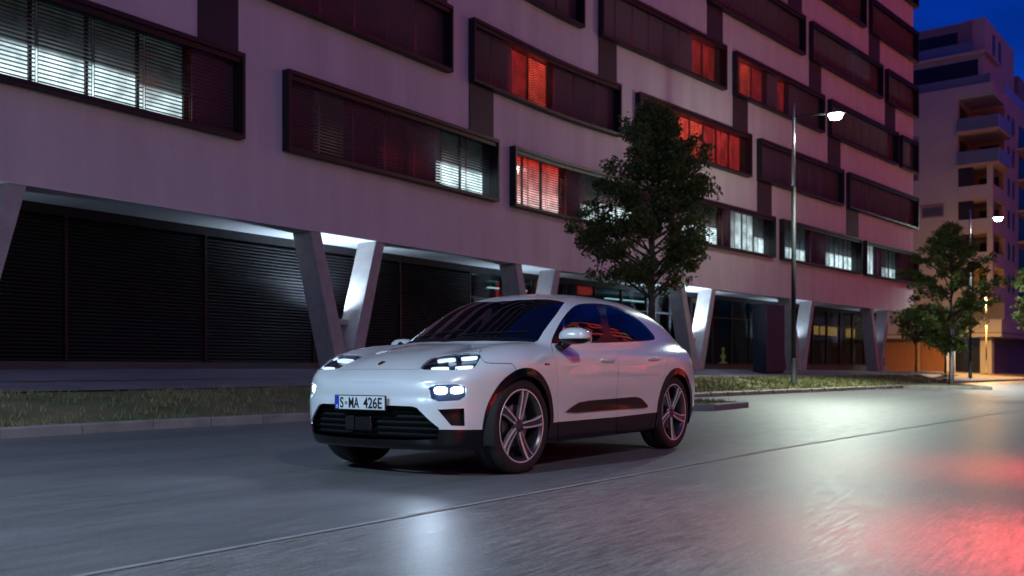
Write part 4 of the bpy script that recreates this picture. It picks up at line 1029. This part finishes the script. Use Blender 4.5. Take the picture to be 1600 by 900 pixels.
# off-frame red rear lamp, inferred; second one added to widen the red wash
for (lx,ly,le,lb_) in ((3.7,3.5,2500,'red lit tail lamp on a short bracket at the near right of the road'),(5.9,6.4,4200,'farther red lamp on a short bracket, added right of the frame for red light')):
    tl=thing('off_frame_red_lamp',lb_,'tail lamp',(lx,ly,0.0))
    MB().box(-.25,.25,-.05,.05,.95,1.05).build('housing',gloss_black,tl,bevel=.012); MB().box(-.23,.23,.05,.06,.965,1.035).build('lens',emis('red_lamp_glow',(1.0,.03,.02),6),tl)
    MB().tube([(0,-.02,.0),(0,-.02,.96)],.02,8).build('bracket',gloss_black,tl)
    rl=bpy.data.lights.new('tail_light','SPOT'); rl.energy=le; rl.color=(1.0,.045,.03); rl.spot_size=R(118); rl.spot_blend=1; rl.shadow_soft_size=.12
    ro=bpy.data.objects.new('tail_light',rl); COL.objects.link(ro); ro.parent=tl; ro.location=(0,.12,1.0); ro.rotation_euler=Vector((-.30,.30,-.85)).to_track_quat('-Z','Y').to_euler()
# ============================================================ trees
bark=mat('bark',(.10,.085,.065),.9,var=(6,.4),bump=(35,.6,5)); bark_pale=mat('tree_stake',(.42,.42,.40),.8)
leaf_m=[mat('leaf_green',(.12,.20,.05),.55,var=(1.2,.45)),mat('leaf_olive',(.13,.19,.04),.55,var=(1.2,.4)),mat('leaf_brown',(.15,.075,.025),.6)]
def tree(label,base,trunk_h,top,prof,n_leaf,ls,seed,bm_=bark,tr=.075,brown=.08,depth=1.0,group='young trees in the verge'):
    """prof: [(height fraction of crown, left radius, right radius)] in metres, as the outline shows"""
    g=np.random.default_rng(seed); t=thing('street_tree',label,'tree',tuple(base),0,group)
    H=top; hc=H-trunk_h; P=np.array(prof)
    MB().tube([(0,0,-.1),(.02,.0,trunk_h*.5),(0,0,trunk_h),(.04,0,trunk_h+hc*.45),(0,.03,H*.93)],[tr*1.25,tr,tr*.85,tr*.5,tr*.12],10).build('trunk',bm_,t,True)
    limbs=MB(); cl=[]
    nl=72
    for i in range(nl):
        f=(i+.5)/nl; z=trunk_h-.1+hc*f*.93; a=g.uniform(0,2*math.pi)+i*2.4
        rl_=np.interp(f,P[:,0],P[:,1]); rr_=np.interp(f,P[:,0],P[:,2]); c=math.cos(a); rad=(rr_ if c>0 else rl_)*abs(c)+abs(math.sin(a))*(rl_+rr_)/2*depth
        rad*=g.uniform(.72,1.05); e=Vector((c*rad,math.sin(a)*rad,z+rad*.35)); e.z=min(e.z,H)
        limbs.tube([(0,0,z-rad*.25),tuple(Vector((0,0,z-rad*.25)).lerp(e,.5)+Vector((0,0,.05))),tuple(e)],[.022+.02*(1-f),.015,.005],5,False)
        for q in range(5):
            tq=.35+.65*(q+.5)/5; cl.append((Vector((0,0,z-rad*.1)).lerp(e,tq)+Vector(g.normal(0,.10,3)),g.uniform(.14,.30)*(1.15-.3*tq)))
    limbs.build('limbs',bm_,t,True)
    V=[];Fa=[];mi=[]
    per=max(1,n_leaf//len(cl))
    for c,r in cl:
        kind=0 if g.random()<.60 else 1
        for _ in range(int(per*g.uniform(.5,1.5))):
            d=Vector(g.normal(0,1,3)); d.normalize(); p=c+Vector((d.x,d.y,d.z*.8))*r*g.uniform(.35,1.25)
            u=Vector(g.normal(0,1,3)).normalized(); v=u.cross(Vector(g.normal(0,1,3))).normalized(); s=ls*g.uniform(.7,1.35)
            k=len(V); V+=[p-u*s*.75,p-v*s*.42+u*s*.05,p+u*s*.9-Vector((0,0,s*.25)),p+v*s*.42+u*s*.05]; Fa.append((k,k+1,k+2,k+3)); mi.append(2 if g.random()<brown else (kind if g.random()<.8 else 1-kind))
    cr=mesh_obj('crown',V,Fa,None,t,False,leaf_m,mi)
    return t
for q in leaf_m:
    n=q.node_tree.nodes; l=q.node_tree.links; b=n['Principled BSDF']; tr_=n.new('ShaderNodeBsdfTranslucent'); mx=n.new('ShaderNodeMixShader'); mx.inputs[0].default_value=.45
    src=b.inputs['Base Color'].links[0].from_socket if b.inputs['Base Color'].links else None
    if src: l.new(src,tr_.inputs[0])
    else: tr_.inputs[0].default_value=b.inputs['Base Color'].default_value
    l.new(b.outputs[0],mx.inputs[1]); l.new(tr_.outputs[0],mx.inputs[2]); l.new(mx.outputs[0],n['Material Output'].inputs[0])
dt=22.2; tb=Vector(((1018-800)/F_PX*dt,dt,0)); tb.z=zv(tb.x,tb.y)
sc_=dt/F_PX
z_=lambda py: CAM_H+(HOR-py)*sc_-tb.z
tree('young green street tree with open crown rising behind the white car',tb,z_(448),z_(146),[(0,.8,.8),(.08,1.6,1.0),(.2,1.75,1.1),(.33,1.45,1.2),(.48,1.35,1.3),(.62,1.1,1.15),(.74,.75,.8),(.84,.5,.55),(.93,.36,.3),(1,.1,.08)],32000,.060,3,bark,.085,.10)
dt=41.; tb2=Vector(((1485-800)/F_PX*dt,dt,.14)); s2=dt/F_PX; z2=lambda py: CAM_H+(HOR-py)*s2-tb2.z
tree('dark rounded street tree on the second kerb island, pale stake at its trunk',tb2,z2(545),z2(338),[(0,.5,.5),(.1,1.2,1.05),(.3,1.8,1.4),(.5,1.75,1.5),(.68,1.5,1.2),(.82,.95,.7),(.92,.5,.4),(1,.12,.1)],20000,.078,5,bark,.07,.04)
st=thing('tree_stake','pale grey wooden stake standing against the trunk on the second kerb island','tree stake',(tb2.x-.02,tb2.y-.22,.12)); MB().tube([(0,0,-.1),(0,0,2.35)],[.075,.07],10).build('post',bark_pale,st,True); MB().tube([(-.09,.0,1.9),(.0,.22,1.93),(.09,.0,1.9)],[.02,.02,.02],6).build('tie',satin_black,st,True)
dt=55.; tb3=Vector(((1431-800)/F_PX*dt,dt,.45)); s3=dt/F_PX; z3=lambda py: CAM_H+(HOR-py)*s3-tb3.z
tree('small dark tree nearest the end of the office building',tb3,z3(530),z3(478),[(0,.6,.6),(.3,1.2,1.1),(.6,1.1,1.0),(1,.3,.3)],1800,.12,8,bark,.05,.05)
dt=57.; tb4=Vector(((1477-800)/F_PX*dt,dt,.45)); s4=dt/F_PX; z4=lambda py: CAM_H+(HOR-py)*s4-tb4.z
tree('small dark tree standing behind the staked island tree',tb4,z4(545),z4(480),[(0,.7,.9),(.3,1.4,1.7),(.6,1.5,1.6),(1,.4,.4)],2200,.12,9,bark,.06,.05)
dt=62.; tb5=Vector(((1617-800)/F_PX*dt,dt,.4)); s5=dt/F_PX; z5=lambda py: CAM_H+(HOR-py)*s5-tb5.z
tree('tree at the right edge of the photo, only its leaf tips in view',tb5,z5(520),z5(400),[(0,.6,.6),(.2,1.0,1.0),(.5,1.25,1.3),(.8,.8,.8),(1,.1,.1)],4500,.12,12,bark,.08,.05)
# ============================================================ dark pylon and bicycle by the building
sp0,sp1=s_of_px(1187,.9),s_of_px(1215,.9)
pc=FP((sp0+sp1)/2,.9); g0=zp(pc.x,pc.y)
py=thing('dark_pylon','tall dark blue rectangular pylon on the pavement left of the nearest street lamp','pylon',(pc.x,pc.y,g0),-float(np.interp(sp0,_s,_th))+R(90))
wd=(sp1-sp0)/2; hp=CAM_H+(HOR-476)*pc.y/F_PX-g0
MB().box(-wd,wd,-.34,.34,.06,hp).build('panel_body',mat('pylon_blue',(.010,.014,.035),.35,0,.5,.4),py,bevel=.02); MB().box(-wd+.04,wd-.04,-.30,.30,-.05,.06).build('plinth',satin_black,py)
# ornament of warm lamps inside the window
orn=thing('window_ornament','small warm lit ornament behind the glass left of the dark pylon','ornament',tuple(FP(s_of_px(1130,RO-.8),RO-.8,.98)))
MB().lathe([(0,0),(.22,.02),(.20,.12),(.08,.16),(.07,.3),(.13,.36),(.12,.46),(.05,.52),(.04,.66),(.08,.72),(.06,.82),(0,.86)],16).build('figure',mat('ornament_gold',(.55,.38,.15),.3,.8,emit=(1,.6,.25),es=.22),orn,True)

# ============================================================ blocks on the far side of the street behind the camera (seen only as reflections)
opp_m=mat('opposite_render',(.30,.28,.27),.85,var=(.4,.2)); warm_w=emis('opposite_window_warm',(1.0,.55,.22),.8); red_w=emis('opposite_window_red',(1.0,.07,.04),2.0); dark_w=mat('opposite_window_dark',(.02,.02,.03),.1)
for bi,(s0,s1,o0,hh,lb_) in enumerate(((-58,-28,58,15,'plain block behind the camera, farthest back along the street'),(-22,14,62,19,'tall plain block across the street behind the camera with red lit windows'),(8,62,34,40,'tall block with red lit windows to the right, beyond the frame'))):
    pw=FP(0,o0); u0=Vector((math.sin(TH1),math.cos(TH1),0)); n0=Vector((math.cos(TH1),-math.sin(TH1),0)); c=pw+u0*((s0+s1)/2)
    ob=thing('opposite_block',lb_,'building',(c.x,c.y,0)); ob.matrix_world=Matrix(((u0.x,n0.x,0,c.x),(u0.y,n0.y,0,c.y),(0,0,1,0),(0,0,0,1)))
    L=(s1-s0)/2; MB().box(-L,L,0,12,-.2,hh).build('body',opp_m,ob)
    for fl in range(int(hh//3.3)):
        for k in range(int(2*L/3.2)):
            x=-L+1+k*3.2; r_=rng.random()*(.6 if False else 1)+(.28 if bi==2 else 0); m_=dark_w if r_<.55 else (warm_w if r_<.72 else red_w)
            MB().box(x,x+2.1,-.05,.04,1+fl*3.2,2.7+fl*3.2).build('window',m_,ob)
# ============================================================ apartment block at the far end
AZ=R(38.7); U=Vector((math.sin(AZ),math.cos(AZ),0)); V_=Vector((-math.cos(AZ),math.sin(AZ),0))   # along the street / along the left face
C0=Vector(((1551-800)/F_PX*77,77,0)); GA=.60
zpx=lambda py,d=77.: CAM_H+(HOR-py)*d/F_PX
cream=mat('apartment_render',(.38,.40,.42),.85,var=(.6,.10)); cream_d=mat('apartment_grey',(.20,.20,.215),.8); rail_g=mat('balcony_glass',(.10,.16,.26),.12,.0,.7); wood_m=mat('garage_boards',(.30,.15,.065),.6,var=(1.5,.25,(.24,.11,.05),(6,6,.4)))
win_m=mat('apartment_window',(.015,.02,.03),.3,0,.4); balc_in=mat('balcony_recess',(.30,.22,.17),.8)
ap=thing('apartment_block','cream apartment block with corner balconies and recessed top storeys at the street end','building',tuple(C0))
MX=Matrix(((-V_.x,U.x,0,0),(-V_.y,U.y,0,0),(0,0,1,0),(0,0,0,1)))   # local x: toward the viewer's right along left face reversed; local y along the street
def lb(x0,x1,y0,y1,z0,z1): return MB().box(x0,x1,y0,y1,z0,z1,MX)
# local frame: x<0 goes back-left along the left face, y>0 recedes along the street face, corner at 0,0
ZP=zpx(127); Z1=zpx(527); Z2=zpx(500)
fh=(zpx(200)-zpx(253)); fz=[zpx(253)-fh*i for i in range(0,6)]          # balcony slab levels going down
fz=sorted([zpx(200)+fh*1.0]+[zpx(200)-fh*i for i in range(0,6)])
# core body with a notch at the corner for the loggias
bx=2.6; by=4.2
b=lb(-26,-bx,0,14,Z1,ZP-.0); b.box(-bx,0,by,46,Z1,ZP,MX); b.build('body',cream,ap)
b=lb(-bx,0,0,by,ZP-1.0,ZP); b.build('parapet',cream,ap)
b=lb(-26,.03,-.03,46,ZP-.30+.05,ZP-.18); b.build('cornice',cream_d,ap) if False else None
# corner: slabs, columns, railings
lv=[zpx(507)]+[z for z in fz if Z2+1<z<ZP-1.5]
for i,z in enumerate(fz):
    if z<Z2 or z>ZP-1.2: continue
    b=lb(-bx+.0,.55 if i>=4 else .0,-.35 if i>=4 else 0,by-.01,z-.2,z); b.build('balcony_slab',mat('balcony_soffit',(.42,.34,.27),.8),ap)
    bb=lb(-bx,-bx+.02,0.02,by,z,z+fh-.2); bb.box(-bx+.02,-.02,by-.06,by-.02,z,z+fh-.2,MX); bb.build('recess_wall',balc_in,ap)
    bb=lb(-bx+.03,-bx+.06,.5,2.8,z+.05,z+2.2); bb.build('balcony_door',win_m,ap)
    bb=lb(-1.9,-.4,by-.10,by-.07,z+.05,z+2.2); bb.build('balcony_door',win_m,ap)
    if i>=4:
        r=bpy.data.objects.new('balcony_rail',None)
        o=lb(-bx+.02,.53,-.35,-.32,z+.02,z+1.05).build('balcony_rail',rail_g,ap)
        for q in range(6):
            lb(.52,.55,-.30+q*.73,-.30+q*.73+.60,z+.04,z+1.05).build('rail_pane',mat('rail_pane_blue',(.22,.36,.60),.25,0,.6),o)
            lb(.50,.56,-.30+q*.73+.61,-.30+q*.73+.71,z,z+1.08).build('rail_post',frame_m,o)
    else:
        o=lb(-bx+.02,0,-.0,.12,z+.0,z+1.0).build('balcony_front',cream,ap)
        o=lb(-.12,0,.12,by-.02,z+.0,z+1.0).build('balcony_front',cream,ap)
for i,z in enumerate(fz):
    if z<Z2 or z>fz[3]+.1: continue
    lb(-.42,-.002,.0,.42,z+1.0,z+fh-.2).build('corner_column',cream,ap)
    lb(-bx-.0,-bx+1.1,.05,.35,z+1.0,z+fh-.2).build('window_strip',win_m,ap)
# street face: windows and further loggias
for i,z in enumerate(fz):
    if z<Z2: continue
    if z>ZP-2.0: continue
    for y0 in (5.2,7.0,15.2,17.2,25,27,35,37):
        f=lb(-.05,.03,y0,y0+1.0,z+.75,z+2.25).build('window',cream_d,ap); lb(.031,.04,y0+.08,y0+.92,z+.83,z+2.17).build('window_pane',win_m,f)
    for y0 in (9.2,19.5,29.5):
        f=lb(.0,.9,y0,y0+4.4,z-.18,z).build('side_balcony',mat('balcony_soffit',(.42,.34,.27),.8),ap)
        for q in range(6): lb(.86,.89,y0+.05+q*.73,y0+.05+q*.73+.6,z+.03,z+1.03).build('rail_pane',mat('rail_pane_blue',(.22,.36,.60),.25,0,.6),f)
        lb(.84,.91,y0,y0+4.4,z+1.03,z+1.08).build('rail_bar',frame_m,f)
        lb(.005,.02,y0+.6,y0+3.8,z+.02,z+2.2).build('balcony_door',win_m,ap)
# left face windows
for (px0,px1,pya,pyb) in ((1440,1475,322,340),(1424,1436,166,182),(1424,1436,217,229),(1424,1436,268,283)):
    def xl(px):  # local x on the left face at a photo column
        a=(px-800)/F_PX; # C0 - V_*x... solve C0+V_*t
        return -((a*C0.y-C0.x)/(V_.x-a*V_.y))
    x0,x1=xl(px0),xl(px1); d=(C0+V_*(-(x0+x1)/2)).y
    f=lb(x0,x1,-.05,.03,zpx(pyb,d),zpx(pya,d)).build('window',cream_d,ap); lb(x0+.1,x1-.1,-.07,-.051,zpx(pyb,d)+.1,zpx(pya,d)-.12).build('window_pane',mat('shade_blue',(.06,.08,.14),.4),f); lb(x0-.05,x1+.05,-.14,-.07,zpx(pya,d)-.10,zpx(pya,d)).build('blind_box',mat('blind_box_tan',(.30,.17,.10),.6),f)
# recessed top storeys
ZT=zpx(92,80); ZR=zpx(40,80)
b=lb(-26,-.9,1.0,5.2,ZP,ZP+fh); b.build('upper_storey',cream,ap)
f=bpy.data.objects[b'x'.decode()] if False else None
lb(-9,-1.3,.93,.999,ZP+.35,ZP+2.3).build('terrace_glazing',win_m,ap); lb(-26,-.2,.10,.16,ZP,ZP+.75).build('terrace_rail',rail_g,ap)
lb(-26,-.6,.7,5.6,ZP+fh,ZP+fh+.22).build('terrace_slab',cream,ap); lb(-26,-1.6,.85,.92,ZP+fh+.22,ZP+fh+1.1).build('terrace_rail',rail_g,ap)
lb(-26,-1.9,1.6,13,ZP+fh+.2,ZR+.2).build('penthouse',cream_d,ap); lb(-12,-3.,1.55,1.59,ZP+fh+.5,ZP+fh+2.3).build('terrace_glazing',win_m,ap)
w_=lb(-2.6,-1.0,2.0,13.,ZP+fh*.0,ZR+.45); w_.build('stair_tower',cream,ap)
for y0 in (4.6,6.8): lb(-.995,-.96,y0,y0+.8,ZP+3.3,ZP+5.2).build('tower_window',win_m,ap)
lb(-3,-1,15,19,ZP,ZP+4.2).build('roof_plant_room',cream_d,ap)
for q in range(12): lb(-.10,-.06,5+q*3.3,5+q*3.3+2.9,ZP,ZP+.95).build('roof_rail',mat('rail_pane_blue',(.22,.36,.60),.25,0,.6),ap)
lb(-1.4,-1.,20,44,ZP,ZP+2.6).build('upper_wall',cream_d,ap)
# ground floor: podium band, garages, entrance
lb(-40,.9,-1.2,50,Z1+.02,Z2).build('podium_band',cream,ap)
lb(-40,.93,-1.23,50,Z1+.30,Z1+.36).build('podium_reveal',mat('reveal',(.10,.08,.06),.8),ap)
xl2=lambda px: -((( (px-800)/F_PX)*C0.y-C0.x)/(V_.x-((px-800)/F_PX)*V_.y))
lb(-40,-5.2,-.25,1,GA-.5,Z1+.02).build('ground_wall',mat('ground_render',(.34,.27,.20),.8,var=(1,.12)),ap)
gx=[xl2(1440)-12,xl2(1440)-8.2,xl2(1440)-4.1,xl2(1440)-.1,xl2(1484)-.1]
for a,c in zip(gx[:-1],gx[1:]):
    g=lb(a+.12,c-.12,-.32,-.26,GA-.1,Z1-.25).build('garage_door',wood_m,ap)
    n=9; hh=(Z1-.25-GA)/n
    for q in range(n): lb(a+.16,c-.16,-.345,-.321,GA+q*hh+.015,GA+(q+1)*hh-.015).build('board',wood_m,g)
lb(-5.2,-3.9,-.0,1,GA-.5,Z1+.02).build('entrance_wall',mat('ground_render',(.34,.27,.20),.8),ap)
lb(-3.9,-2.9,.35,.42,GA-.3,Z1-.1).build('lit_panel',mat('white_door',(.70,.72,.72),.5),ap); lb(-2.9,-.9,.9,1.0,GA-.3,Z1).build('entrance_door',win_m,ap)
lb(-2.6,-1.4,.86,.89,GA+1.9,GA+1.97).build('door_rail',chrome,ap)
lb(-.85,.0,-.35,.5,GA-.5,Z1+.02).build('pier',cream,ap)
lb(-1.2,-.6,2.2,46,GA-.5,Z1+.02).build('street_ground_wall',mat('ground_grey',(.26,.25,.23),.8),ap)
for q in range(5): lb(-.6,-.55,2.8+q*5.4,2.8+q*5.4+4.8,GA-.2,Z1-.4).build('garage_door',mat('garage_grey',(.17,.16,.15),.6),ap)
# the small lamp over the entrance
el=lb(-3.35,-3.05,.15,.33,Z1-.22,Z1-.12).build('entrance_lamp',emis('entrance_glow',(.9,.95,1.0),14),ap)
ld=bpy.data.lights.new('entrance_light','POINT'); ld.energy=60; ld.color=(.85,.95,1); ld.shadow_soft_size=.08; lo=bpy.data.objects.new('entrance_light',ld); COL.objects.link(lo); lo.parent=ap; lo.location=MX@Vector((-3.2,.0,Z1-.35))
# orange light inside the first floor loggia (lit balcony)
ld=bpy.data.lights.new('loggia_light','POINT'); ld.energy=40; ld.color=(1.0,.62,.12); ld.shadow_soft_size=.1; lo=bpy.data.objects.new('loggia_light',ld); COL.objects.link(lo); lo.parent=ap; lo.location=MX@Vector((-1.2,2.2,Z2+2.0))
